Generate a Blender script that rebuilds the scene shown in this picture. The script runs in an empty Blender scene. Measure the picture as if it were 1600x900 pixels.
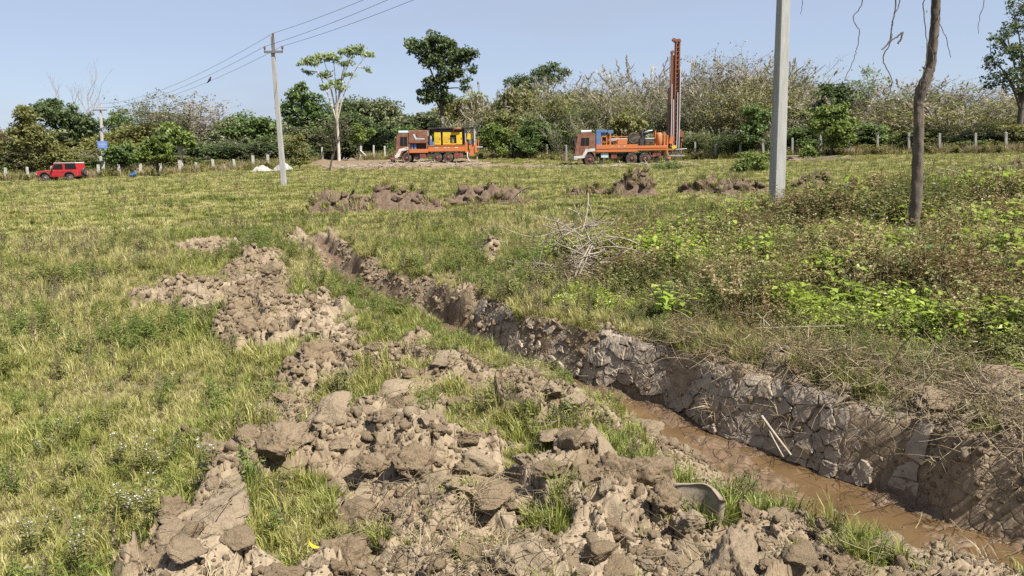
import bpy, bmesh, math, random
import numpy as np
from mathutils import Vector, Matrix

SC = bpy.context.scene
COL = SC.collection
rng = np.random.default_rng(11)
random.seed(11)

# ------------------------------------------------------------------ camera, sky, sun, exposure
F = 1164.0                       # focal length in photo pixels (1600 wide)
EYE = Vector((0.0, 0.0, 1.6))
PITCH = math.atan(200.0 / F)
ROLL = 0.0157
FW = Vector((0, math.cos(PITCH), -math.sin(PITCH)))
R0 = Vector((1, 0, 0)); U0 = Vector((0, math.sin(PITCH), math.cos(PITCH)))
RT = R0 * math.cos(ROLL) - U0 * math.sin(ROLL)
UP = U0 * math.cos(ROLL) + R0 * math.sin(ROLL)
cam = bpy.data.cameras.new('camera'); camo = bpy.data.objects.new('camera', cam); COL.objects.link(camo)
cam.sensor_width = 36.0; cam.lens = 36.0 * F / 1600.0
cam.clip_start = 0.05; cam.clip_end = 6000.0
M = Matrix((RT, UP, -FW)).transposed().to_4x4(); M.translation = EYE
camo.matrix_world = M
SC.camera = camo

SUN_EL = math.radians(54.0)
SUN_AZ = math.atan2(-0.60, 0.78)         # direction towards the sun in XY: right of and behind the camera
SDIR = Vector((math.cos(SUN_EL) * math.cos(SUN_AZ), math.cos(SUN_EL) * math.sin(SUN_AZ), math.sin(SUN_EL)))
world = bpy.data.worlds.new('World'); SC.world = world; world.use_nodes = True
wn = world.node_tree; wn.nodes.clear()
w_out = wn.nodes.new('ShaderNodeOutputWorld'); w_bg = wn.nodes.new('ShaderNodeBackground')
w_sky = wn.nodes.new('ShaderNodeTexSky'); w_sky.sky_type = 'NISHITA'; w_sky.sun_disc = False
w_sky.sun_elevation = SUN_EL
w_sky.sun_rotation = math.pi / 2 - SUN_AZ
w_sky.altitude = 600; w_sky.air_density = 1.0; w_sky.dust_density = 1.0; w_sky.ozone_density = 3.0
w_bg.inputs['Strength'].default_value = 0.082
# thin high cloud veil, everywhere in the sky
w_tc = wn.nodes.new('ShaderNodeTexCoord'); w_map = wn.nodes.new('ShaderNodeMapping'); w_map.inputs['Scale'].default_value = (1.0, 1.0, 3.5)
w_no = wn.nodes.new('ShaderNodeTexNoise'); w_no.inputs['Scale'].default_value = 2.6; w_no.inputs['Detail'].default_value = 6
w_rp = wn.nodes.new('ShaderNodeValToRGB'); w_rp.color_ramp.elements[0].position = 0.50; w_rp.color_ramp.elements[1].position = 0.85
w_rp.color_ramp.elements[0].color = (0.70, 0.70, 0.70, 1); w_rp.color_ramp.elements[1].color = (0.95, 0.95, 0.95, 1)
w_mx = wn.nodes.new('ShaderNodeMixRGB'); w_mx.inputs['Color2'].default_value = (2.45, 2.72, 3.45, 1)
L = wn.links.new
L(w_tc.outputs['Generated'], w_map.inputs['Vector']); L(w_map.outputs[0], w_no.inputs['Vector']); L(w_no.outputs[0], w_rp.inputs[0])
L(w_rp.outputs[0], w_mx.inputs['Fac']); L(w_sky.outputs[0], w_mx.inputs['Color1']); L(w_mx.outputs[0], w_bg.inputs['Color']); L(w_bg.outputs[0], w_out.inputs['Surface'])
sun = bpy.data.lights.new('sun', 'SUN'); suno = bpy.data.objects.new('sun', sun); COL.objects.link(suno)
sun.energy = 4.9; sun.angle = math.radians(0.53); sun.color = (1.0, 0.95, 0.87)
suno.rotation_euler = SDIR.to_track_quat('Z', 'Y').to_euler(); suno.location = (20, -20, 40)
vs = SC.view_settings
vs.view_transform = 'Standard'; vs.look = 'None'; vs.exposure = 1.25; vs.gamma = 1.0; vs.use_curve_mapping = False
SC.render.engine = 'CYCLES'
SC.cycles.max_bounces = 6; SC.cycles.diffuse_bounces = 3; SC.cycles.transmission_bounces = 4; SC.cycles.transparent_max_bounces = 6
SC.cycles.use_denoising = False

# ------------------------------------------------------------------ noise
_P = np.random.default_rng(3).permutation(4096)
_G2 = np.stack([np.cos(np.linspace(0, 2 * np.pi, 64, endpoint=False)), np.sin(np.linspace(0, 2 * np.pi, 64, endpoint=False))], 1)
_g3 = np.random.default_rng(4).normal(size=(128, 3)); _G3 = _g3 / np.linalg.norm(_g3, axis=1)[:, None]
def noise2(x, y, seed=0):
    x = np.asarray(x, float) + seed * 17.31; y = np.asarray(y, float) - seed * 9.77
    xi = np.floor(x).astype(np.int64); yi = np.floor(y).astype(np.int64); xf = x - xi; yf = y - yi
    u = xf * xf * xf * (xf * (xf * 6 - 15) + 10); v = yf * yf * yf * (yf * (yf * 6 - 15) + 10)
    def g(a, b, dx, dy):
        h = _G2[_P[(_P[(xi + a) & 4095] + yi + b) & 4095] & 63]
        return h[..., 0] * dx + h[..., 1] * dy
    a = g(0, 0, xf, yf); b = g(1, 0, xf - 1, yf); c = g(0, 1, xf, yf - 1); d = g(1, 1, xf - 1, yf - 1)
    return 1.5 * ((a + (b - a) * u) * (1 - v) + (c + (d - c) * u) * v)
def fbm2(x, y, sc, oct=4, seed=0, gain=0.5):
    s = 0; a = 1.0
    for k in range(oct):
        s = s + a * noise2(x * sc, y * sc, seed + k); sc *= 2.03; a *= gain
    return s
def noise3(p, seed=0):
    p = p + np.array([seed * 13.1, seed * 7.7, -seed * 5.3]); i = np.floor(p).astype(np.int64); f = p - i
    u = f * f * f * (f * (f * 6 - 15) + 10); s = 0
    for a in (0, 1):
        for b in (0, 1):
            for c in (0, 1):
                h = _G3[_P[(_P[(_P[(i[:, 0] + a) & 4095] + i[:, 1] + b) & 4095] + i[:, 2] + c) & 4095] & 127]
                d = (h * (f - np.array([a, b, c]))).sum(1)
                w = (u[:, 0] if a else 1 - u[:, 0]) * (u[:, 1] if b else 1 - u[:, 1]) * (u[:, 2] if c else 1 - u[:, 2])
                s = s + w * d
    return 1.5 * s
def slabs(x, y, sc, seed, tilt=1.0):
    """broken blocks: every Voronoi cell is a flat, tilted facet of its own height; returns height in cell units, edge distance"""
    X = x * sc + seed * 3.7; Y = y * sc - seed * 2.3; xi = np.floor(X).astype(np.int64); yi = np.floor(Y).astype(np.int64)
    b1 = np.full(X.shape, 1e9); b2 = np.full(X.shape, 1e9); H = np.zeros(X.shape)
    for i in (-1, 0, 1):
        for j in (-1, 0, 1):
            h = _P[(_P[(xi + i + seed * 31) & 4095] + yi + j) & 4095]; h2 = _P[(h + 977) & 4095]; h3 = _P[(h2 + 431) & 4095]
            cx_ = xi + i + h / 4096.0; cy_ = yi + j + h2 / 4096.0; dx = X - cx_; dy = Y - cy_; d = dx * dx + dy * dy
            a = h3 / 4096.0 * 6.283; z = (h2 / 4096.0 - .5) + tilt * (dx * np.cos(a) + dy * np.sin(a))
            k = d < b1; b2 = np.where(k, b1, np.minimum(b2, d)); H = np.where(k, z, H); b1 = np.where(k, d, b1)
    return H, np.sqrt(b2) - np.sqrt(b1)
def sstep(a, b, x):
    t = np.clip((x - a) / (b - a), 0, 1); return t * t * (3 - 2 * t)

# ------------------------------------------------------------------ mesh helpers
def mesh_np(name, V, quads=None, tris=None, v=None, smooth=False, attrs=None):
    me = bpy.data.meshes.new(name)
    V = np.asarray(V, np.float32).reshape(-1, 3)
    q = np.zeros((0, 4), np.int32) if quads is None else np.asarray(quads, np.int32).reshape(-1, 4)
    t = np.zeros((0, 3), np.int32) if tris is None else np.asarray(tris, np.int32).reshape(-1, 3)
    me.vertices.add(len(V)); me.vertices.foreach_set('co', V.ravel())
    nl = len(q) * 4 + len(t) * 3
    me.loops.add(nl); me.loops.foreach_set('vertex_index', np.concatenate([q.ravel(), t.ravel()]))
    me.polygons.add(len(q) + len(t))
    st = np.concatenate([np.arange(len(q)) * 4, len(q) * 4 + np.arange(len(t)) * 3]).astype(np.int32)
    me.polygons.foreach_set('loop_start', st)
    if smooth: me.polygons.foreach_set('use_smooth', np.ones(len(q) + len(t), bool))
    if v is not None:
        a = me.attributes.new('v', 'FLOAT', 'POINT'); a.data.foreach_set('value', np.asarray(v, np.float32))
    for k, arr in (attrs or {}).items():
        a = me.attributes.new(k, 'FLOAT', 'POINT'); a.data.foreach_set('value', np.asarray(arr, np.float32))
    me.update(calc_edges=True); me.validate()
    return me
def link(name, me, mat=None, parent=None, loc=None, rot=None, scale=None):
    if me is not None and mat is not None and len(me.materials) == 0: me.materials.append(mat)
    o = bpy.data.objects.new(name, me); COL.objects.link(o)
    if parent is not None: o.parent = parent
    if loc is not None: o.location = loc
    if rot is not None: o.rotation_euler = rot
    if scale is not None: o.scale = scale if hasattr(scale, '__len__') else (scale,) * 3
    return o
def tag(o, label=None, cat=None, group=None, kind=None):
    if label: o['label'] = label
    if cat: o['category'] = cat
    if group: o['group'] = group
    if kind: o['kind'] = kind
    return o
def thing(name, label, cat, loc=(0, 0, 0), rotz=0.0, group=None, scale=None):
    o = link(name, None, None, None, loc, (0, 0, rotz), scale)
    o.empty_display_size = 0.2
    return tag(o, label, cat, group)

class MB:
    """collects simple solids; build() links them as one mesh object"""
    def __init__(s): s.V = []; s.Fc = []
    def add(s, vs_, fs):
        o = len(s.V); s.V += [tuple(p) for p in vs_]; s.Fc += [tuple(i + o for i in f) for f in fs]; return s
    def box(s, a, b, rot=None, ch=0.0):
        x0, y0, z0 = a; x1, y1, z1 = b
        vs_ = [(x0, y0, z0), (x1, y0, z0), (x1, y1, z0), (x0, y1, z0), (x0, y0, z1), (x1, y0, z1), (x1, y1, z1), (x0, y1, z1)]
        if rot is not None:
            c = Vector(((x0 + x1) / 2, (y0 + y1) / 2, (z0 + z1) / 2)); vs_ = [c + rot @ (Vector(p) - c) for p in vs_]
        return s.add(vs_, [(0, 3, 2, 1), (4, 5, 6, 7), (0, 1, 5, 4), (1, 2, 6, 5), (2, 3, 7, 6), (3, 0, 4, 7)])
    def prism(s, poly, y0, y1):
        n = len(poly)
        vs_ = [(x, y0, z) for x, z in poly] + [(x, y1, z) for x, z in poly]
        return s.add(vs_, [tuple(range(n)), tuple(range(2 * n - 1, n - 1, -1))] + [((i + 1) % n, i, n + i, n + (i + 1) % n) for i in range(n)])
    def tube(s, pts, rad, n=8, cap=True):
        pts = [Vector(p) for p in pts]; m = len(pts)
        rad = [rad] * m if not hasattr(rad, '__len__') else rad
        ref = Vector((0.31, 0.87, 0.39)); vs_ = []; fs = []
        for i, p in enumerate(pts):
            d = (pts[min(i + 1, m - 1)] - pts[max(i - 1, 0)]).normalized()
            a = d.cross(ref)
            if a.length < 0.05: a = d.cross(Vector((1, 0, 0)))
            a.normalize(); b = d.cross(a)
            vs_ += [p + (a * math.cos(2 * math.pi * k / n) + b * math.sin(2 * math.pi * k / n)) * rad[i] for k in range(n)]
        for i in range(m - 1):
            for k in range(n):
                k2 = (k + 1) % n
                fs.append((i * n + k, i * n + k2, (i + 1) * n + k2, (i + 1) * n + k))
        if cap: fs += [tuple(range(n - 1, -1, -1)), tuple((m - 1) * n + k for k in range(n))]
        return s.add(vs_, fs)
    def cyl(s, a, b, r, r2=None, n=16): return s.tube([a, b], [r, r if r2 is None else r2], n)
    def lathe(s, prof, c, n=20):
        """prof: (radius, y) pairs turned round the local Y axis at c"""
        vs_ = []; fs = []; m = len(prof)
        for r, y in prof: vs_ += [(c[0] + r * math.cos(2 * math.pi * k / n), c[1] + y, c[2] + r * math.sin(2 * math.pi * k / n)) for k in range(n)]
        for i in range(m - 1):
            for k in range(n): fs.append((i * n + k, i * n + (k + 1) % n, (i + 1) * n + (k + 1) % n, (i + 1) * n + k))
        fs += [tuple(range(n)), tuple((m - 1) * n + k for k in range(n - 1, -1, -1))]
        return s.add(vs_, fs)
    def mesh(s, name, smooth=False):
        me = bpy.data.meshes.new(name); me.from_pydata([tuple(p) for p in s.V], [], s.Fc); me.update()
        bm = bmesh.new(); bm.from_mesh(me); bmesh.ops.recalc_face_normals(bm, faces=bm.faces); bm.to_mesh(me); bm.free()
        if smooth:
            for p in me.polygons: p.use_smooth = True
        return me
    def build(s, name, mat, parent=None, smooth=False, bevel=0.0, **k):
        o = link(name, s.mesh(name, smooth), mat, parent, **k)
        if bevel:
            b = o.modifiers.new('bevel', 'BEVEL'); b.width = bevel; b.segments = 2; b.limit_method = 'ANGLE'
        return o

# ------------------------------------------------------------------ materials
def nmat(name):
    m = bpy.data.materials.new(name); m.use_nodes = True
    nt = m.node_tree; return m, nt, nt.nodes['Principled BSDF']
def N(nt, t, **k):
    n = nt.nodes.new(t)
    for a, b in k.items(): setattr(n, a, b)
    return n
def ramp(nt, cols, fac=None):
    r = nt.nodes.new('ShaderNodeValToRGB'); e = r.color_ramp.elements
    while len(e) < len(cols): e.new(0.5)
    for i, (p, c) in enumerate(cols): e[i].position = p; e[i].color = (*c, 1)
    if fac is not None: nt.links.new(fac, r.inputs[0])
    return r
def paint(name, col, rough=0.45, metal=0.0, wear=0.25, sc=3.0, dirt=(0.22, 0.16, 0.10)):
    """painted or metal surface with uneven dust and wear"""
    m, nt, b = nmat(name); l = nt.links.new
    tc = N(nt, 'ShaderNodeTexCoord'); n1 = N(nt, 'ShaderNodeTexNoise'); n1.inputs['Scale'].default_value = sc; n1.inputs['Detail'].default_value = 6
    l(tc.outputs['Object'], n1.inputs['Vector'])
    rp = ramp(nt, [(0.42, (0, 0, 0)), (0.75, (1, 1, 1))], n1.outputs[0])
    mm = N(nt, 'ShaderNodeMath', operation='MULTIPLY'); mm.inputs[1].default_value = wear; l(rp.outputs[0], mm.inputs[0])
    mx = N(nt, 'ShaderNodeMixRGB'); mx.inputs[1].default_value = (*col, 1); mx.inputs[2].default_value = (*dirt, 1)
    l(mm.outputs[0], mx.inputs[0]); l(mx.outputs[0], b.inputs['Base Color'])
    b.inputs['Metallic'].default_value = metal
    mr = N(nt, 'ShaderNodeMapRange'); mr.inputs['To Min'].default_value = max(0.05, rough - 0.1); mr.inputs['To Max'].default_value = min(1, rough + 0.3)
    l(n1.outputs[0], mr.inputs['Value']); l(mr.outputs[0], b.inputs['Roughness'])
    return m
def leafmat(name, cols, trans=0.3, rough=0.55, tint=None, obvar=0.25, attr_type='GEOMETRY'):
    """foliage: colour per leaf from attribute v, shifted per plant; lets light through"""
    m, nt, b = nmat(name); l = nt.links.new
    at = N(nt, 'ShaderNodeAttribute', attribute_name='v')
    oi = N(nt, 'ShaderNodeObjectInfo')
    ma = N(nt, 'ShaderNodeMath', operation='MULTIPLY_ADD'); ma.inputs[1].default_value = obvar; l(oi.outputs['Random'], ma.inputs[0]); l(at.outputs['Fac'], ma.inputs[2])
    sb = N(nt, 'ShaderNodeMath', operation='SUBTRACT'); sb.inputs[1].default_value = obvar / 2; l(ma.outputs[0], sb.inputs[0])
    fac = sb.outputs[0]
    if tint:
        ti = N(nt, 'ShaderNodeAttribute', attribute_name='tint', attribute_type='INSTANCER')
        ad = N(nt, 'ShaderNodeMath', operation='MULTIPLY_ADD'); ad.inputs[1].default_value = tint; l(ti.outputs['Fac'], ad.inputs[0]); l(fac, ad.inputs[2]); fac = ad.outputs[0]
    k = len(cols)
    rp = ramp(nt, [(i / (k - 1), c) for i, c in enumerate(cols)], fac)
    l(rp.outputs[0], b.inputs['Base Color']); b.inputs['Roughness'].default_value = rough
    b.inputs['Specular IOR Level'].default_value = 0.35
    tr = N(nt, 'ShaderNodeBsdfTranslucent'); l(rp.outputs[0], tr.inputs['Color'])
    ms = N(nt, 'ShaderNodeMixShader'); ms.inputs[0].default_value = trans
    l(b.outputs[0], ms.inputs[1]); l(tr.outputs[0], ms.inputs[2]); l(ms.outputs[0], nt.nodes['Material Output'].inputs['Surface'])
    return m
def barkmat(name, c1, c2, sc=6.0, zs=0.35, bump=0.5, rough=0.85):
    m, nt, b = nmat(name); l = nt.links.new
    tc = N(nt, 'ShaderNodeTexCoord'); mp = N(nt, 'ShaderNodeMapping'); mp.inputs['Scale'].default_value = (1, 1, zs); l(tc.outputs['Object'], mp.inputs[0])
    n1 = N(nt, 'ShaderNodeTexNoise'); n1.inputs['Scale'].default_value = sc; n1.inputs['Detail'].default_value = 8; n1.inputs['Roughness'].default_value = 0.65; l(mp.outputs[0], n1.inputs['Vector'])
    rp = ramp(nt, [(0.35, c1), (0.68, c2)], n1.outputs[0]); l(rp.outputs[0], b.inputs['Base Color'])
    b.inputs['Roughness'].default_value = rough
    bp = N(nt, 'ShaderNodeBump'); bp.inputs['Strength'].default_value = bump; bp.inputs['Distance'].default_value = 0.02; l(n1.outputs[0], bp.inputs['Height']); l(bp.outputs[0], b.inputs['Normal'])
    return m

# ------------------------------------------------------------------ terrain shape
def ray(u, v):
    return FW + RT * ((u - 800.0) / F) + UP * ((450.0 - v) / F)
def at(u, v, d):
    """the point seen at photo pixel (u, v) at forward distance d (metres along Y)"""
    r = ray(u, v); return EYE + r * (d / r.y)
CTRL = [(0, 0, 0), (-6, 2, 0), (6, 2, 0.05), (0, 6, 0.1), (0, -6, -0.05), (8, 8, 0.3), (-9, 9, 0.12)]
for (u, v, d) in [(444, 291, 34), (100, 283, 66), (10, 284, 68), (-150, 285, 66), (340, 271, 67), (690, 254, 78), (975, 257, 68), (1090, 252, 70), (1285, 246, 62),
                  (1525, 243, 55), (1750, 238, 52), (640, 333, 17.5), (1130, 303, 22), (500, 254, 80), (800, 249, 82)]:
    p = at(u, v, d); CTRL.append((p.x, p.y, p.z))
for (x, y, z) in [(-90, 110, 1.0), (0, 120, 2.2), (90, 100, 3.2), (-100, 40, 0.2), (90, 30, 1.6)]: CTRL.append((x, y, z))
CT = np.array(CTRL)
def _k(r2): return np.where(r2 > 1e-9, 0.5 * r2 * np.log(np.maximum(r2, 1e-9)), 0.0)
_n = len(CT); _A = np.zeros((_n + 3, _n + 3))
_d2 = ((CT[:, None, :2] - CT[None, :, :2]) ** 2).sum(2)
_A[:_n, :_n] = _k(_d2) + np.eye(_n) * 2.0
_A[:_n, _n] = 1; _A[:_n, _n + 1:] = CT[:, :2]; _A[_n, :_n] = 1; _A[_n + 1:, :_n] = CT[:, :2].T
_W = np.linalg.solve(_A, np.concatenate([CT[:, 2], np.zeros(3)]))
def zg(x, y):
    x = np.asarray(x, float); y = np.asarray(y, float)
    y = np.maximum(y, -6.0)
    r = np.hypot(x, y); s = np.minimum(1.0, 125.0 / np.maximum(r, 1e-6)); x = x * s; y = y * s
    z = _W[_n] + _W[_n + 1] * x + _W[_n + 2] * y
    for i in range(_n): z = z + _W[i] * _k((x - CT[i, 0]) ** 2 + (y - CT[i, 1]) ** 2)
    return z
_GX0, _GY0, _GS = -130.0, -8.0, 0.5
_gx = _GX0 + _GS * np.arange(521); _gy = _GY0 + _GS * np.arange(281)
_ZT = zg(*np.meshgrid(_gx, _gy)); _ZL = _ZT.tolist()
def zs(x, y):
    """general ground level at one point, from a table"""
    fx = min(max((x - _GX0) / _GS, 0.0), 519.99); fy = min(max((y - _GY0) / _GS, 0.0), 279.99)
    i = int(fx); j = int(fy); fx -= i; fy -= j; a = _ZL[j]; b = _ZL[j + 1]
    return (a[i] * (1 - fx) + a[i + 1] * fx) * (1 - fy) + (b[i] * (1 - fx) + b[i + 1] * fx) * fy
def gp(u, v, drop=0.0):
    """ground point seen at pixel (u, v); drop = metres below the general ground level"""
    r = ray(u, v); lo, hi = 0.5, 300.0
    for _ in range(34):
        mid = (lo + hi) / 2; p = EYE + r * (mid / r.y)
        if p.z > zs(p.x, p.y) - drop: lo = mid
        else: hi = mid
    return EYE + r * (lo / r.y)

# trench: foot of its right-hand wall, (u, v, depth)
TR = [(468, 366, 0.02), (500, 380, 0.10), (532, 408, 0.22), (562, 440, 0.27), (640, 482, 0.33), (720, 517, 0.37), (830, 568, 0.40), (920, 602, 0.41), (1000, 628, 0.43), (1100, 662, 0.43),
      (1170, 690, 0.44), (1300, 748, 0.45), (1440, 797, 0.44), (1600, 850, 0.42), (1900, 950, 0.42)]
tp = np.array([[*gp(u, v, d)[:2], d] for u, v, d in TR])
wfk = np.array([0.13, 0.14, 0.17, 0.21, 0.24, 0.25, 0.27, 0.29, 0.32, 0.35, 0.42, 0.58, 0.46, 0.40, 0.40])
def catmull(P, n):
    out = []
    P = np.asarray(P, float); m = len(P)
    for i in range(m - 1):
        p0 = P[max(i - 1, 0)]; p1 = P[i]; p2 = P[i + 1]; p3 = P[min(i + 2, m - 1)]
        for k in range(n):
            t = k / n
            out.append(0.5 * (2 * p1 + (p2 - p0) * t + (2 * p0 - 5 * p1 + 4 * p2 - p3) * t * t + (3 * p1 - p0 - 3 * p2 + p3) * t ** 3))
    out.append(P[-1]); return np.array(out)
TC = catmull(np.concatenate([tp, wfk[:, None]], 1), 8)     # x, y, depth, floor width
TS = np.concatenate([[0], np.cumsum(np.hypot(*np.diff(TC[:, :2], axis=0).T))])
def trench_st(x, y):
    """signed distance t from the wall foot (positive towards the right bank), depth, floor width, s"""
    best = np.full(x.shape, 1e9); T = np.zeros(x.shape); D = np.zeros(x.shape); Wd = np.zeros(x.shape); S = np.zeros(x.shape)
    for i in range(len(TC) - 1):
        a = TC[i]; b = TC[i + 1]; dx, dy = b[0] - a[0], b[1] - a[1]; ll = dx * dx + dy * dy
        if ll < 1e-10: continue
        f = np.clip(((x - a[0]) * dx + (y - a[1]) * dy) / ll, 0, 1)
        qx = a[0] + dx * f; qy = a[1] + dy * f; d2 = (x - qx) ** 2 + (y - qy) ** 2
        l_ = math.sqrt(ll); sg = (x - a[0]) * (-dy / l_) + (y - a[1]) * (dx / l_)
        k = d2 < best
        best = np.where(k, d2, best); T = np.where(k, np.sign(sg) * np.sqrt(d2), T)
        D = np.where(k, a[2] + (b[2] - a[2]) * f, D); Wd = np.where(k, a[3] + (b[3] - a[3]) * f, Wd)
        S = np.where(k, TS[i] + l_ * f, S)
    return T, D, Wd, S

def poly_px(pts, drop=0.0): return np.array([[*gp(u, v, drop)[:2]] for u, v in pts])
def sdist(poly, x, y):
    """signed distance to polygon, negative inside"""
    d = np.full(x.shape, 1e9); ins = np.zeros(x.shape, bool); n = len(poly)
    for i in range(n):
        ax, ay = poly[i]; bx, by = poly[(i + 1) % n]; ex, ey = bx - ax, by - ay
        f = np.clip(((x - ax) * ex + (y - ay) * ey) / max(ex * ex + ey * ey, 1e-9), 0, 1)
        d = np.minimum(d, np.hypot(x - ax - ex * f, y - ay - ey * f))
        c = (ay > y) != (by > y)
        ins ^= c & (x < (bx - ax) * (y - ay) / (by - ay + 1e-12) + ax)
    return np.where(ins, -d, d)
SOIL = [poly_px(q) for q in [
    [(430, 560), (500, 545), (600, 555), (660, 522), (740, 545), (830, 590), (900, 620), (1000, 662), (1060, 705), (1130, 745), (1230, 790), (1300, 830), (1480, 850), (1700, 900), (1700, 1010), (180, 1010), (245, 860), (300, 770), (400, 690), (420, 620)],
    [(195, 478), (280, 442), (370, 440), (460, 452), (480, 482), (440, 500), (380, 512), (300, 492)],
    [(340, 492), (440, 482), (585, 487), (600, 530), (540, 556), (480, 550), (400, 560), (330, 555)],
    [(450, 372), (530, 364), (522, 385), (500, 400), (455, 392)],
    [(272, 392), (330, 382), (382, 384), (372, 396), (310, 405)],
    [(352, 425), (425, 396), (462, 440), (400, 452)],
    [(262, 702), (355, 690), (372, 722), (280, 734)],
    [(276, 540), (306, 532), (310, 548), (280, 552)],
    [(655, 470), (690, 440), (740, 455), (760, 500), (700, 495)],
    [(752, 398), (785, 390), (795, 408), (760, 414)],
]]
BANK = poly_px([(1020, 548), (1190, 566), (1300, 600), (1600, 612), (1900, 640), (1900, 800), (1600, 718), (1420, 652), (1300, 616), (1190, 576), (1040, 556)])
TRACK = [poly_px([(480, 258), (520, 246), (620, 246), (760, 255), (900, 260), (1100, 257), (1100, 260), (900, 263), (760, 262), (640, 263), (520, 265)])]
# bare patches of turf inside the spoil
TURF = [(gp(u, v), r * 1.2) for u, v, r in [(630, 690, .10), (800, 690, .12), (520, 690, .12), (350, 660, .12), (980, 760, .09), (720, 800, .09), (860, 850, .08), (420, 580, .15), (1120, 830, .09), (660, 600, .14), (760, 640, .12), (548, 640, 0.20), (590, 620, 0.12), (740, 690, 0.2), (690, 700, 0.12), (455, 800, 0.17), (440, 850, 0.17), (560, 875, 0.13), (500, 885, 0.15), (885, 690, 0.12), (615, 510, 0.4), (560, 470, 0.3),
        (500, 462, 0.35), (640, 530, 0.28), (735, 548, 0.36), (790, 575, 0.3), (830, 740, 0.10), (470, 565, 0.18), (1340, 870, 0.10), (930, 650, 0.12), (390, 700, 0.14), (680, 640, 0.14), (1030, 735, 0.24), (1090, 745, 0.24), (1150, 770, 0.22), (960, 690, 0.12), (420, 640, 0.12)]]
HEAPS = [(gp(u, v), h, r) for u, v, h, r in [(650, 720, 0.26, 0.40), (560, 720, 0.14, 0.3), (900, 800, 0.18, 0.38), (780, 800, 0.12, 0.3), (345, 800, 0.16, 0.28), (300, 870, 0.14, 0.3), (420, 745, 0.12, 0.25), (1010, 800, 0.14, 0.3),
        (525, 515, 0.16, 0.35), (390, 500, 0.18, 0.4), (310, 470, 0.14, 0.5), (420, 465, 0.16, 0.4), (585, 610, 0.14, 0.35), (480, 600, 0.12, 0.35), (700, 610, 0.14, 0.3), (820, 660, 0.16, 0.28), (1190, 830, 0.12, 0.28), (1330, 850, 0.10, 0.25), (410, 425, 0.22, 0.3), (490, 378, 0.14, 0.5), (700, 470, 0.12, 0.35), (640, 880, 0.10, 0.3), (860, 880, 0.08, 0.3), (1080, 560, 0.08, 0.35), (1150, 570, 0.06, 0.3), (770, 402, 0.14, 0.25), (345, 388, 0.10, 0.4), (310, 712, 0.07, 0.3), (560, 425, 0.05, 0.3)]]
WR = np.clip(.22 + .18 * fbm2(TS * .8, TS * 0 + .37, 1.0, 2, 14), .14, .36)      # how far the right-hand wall leans back along the trench
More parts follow.
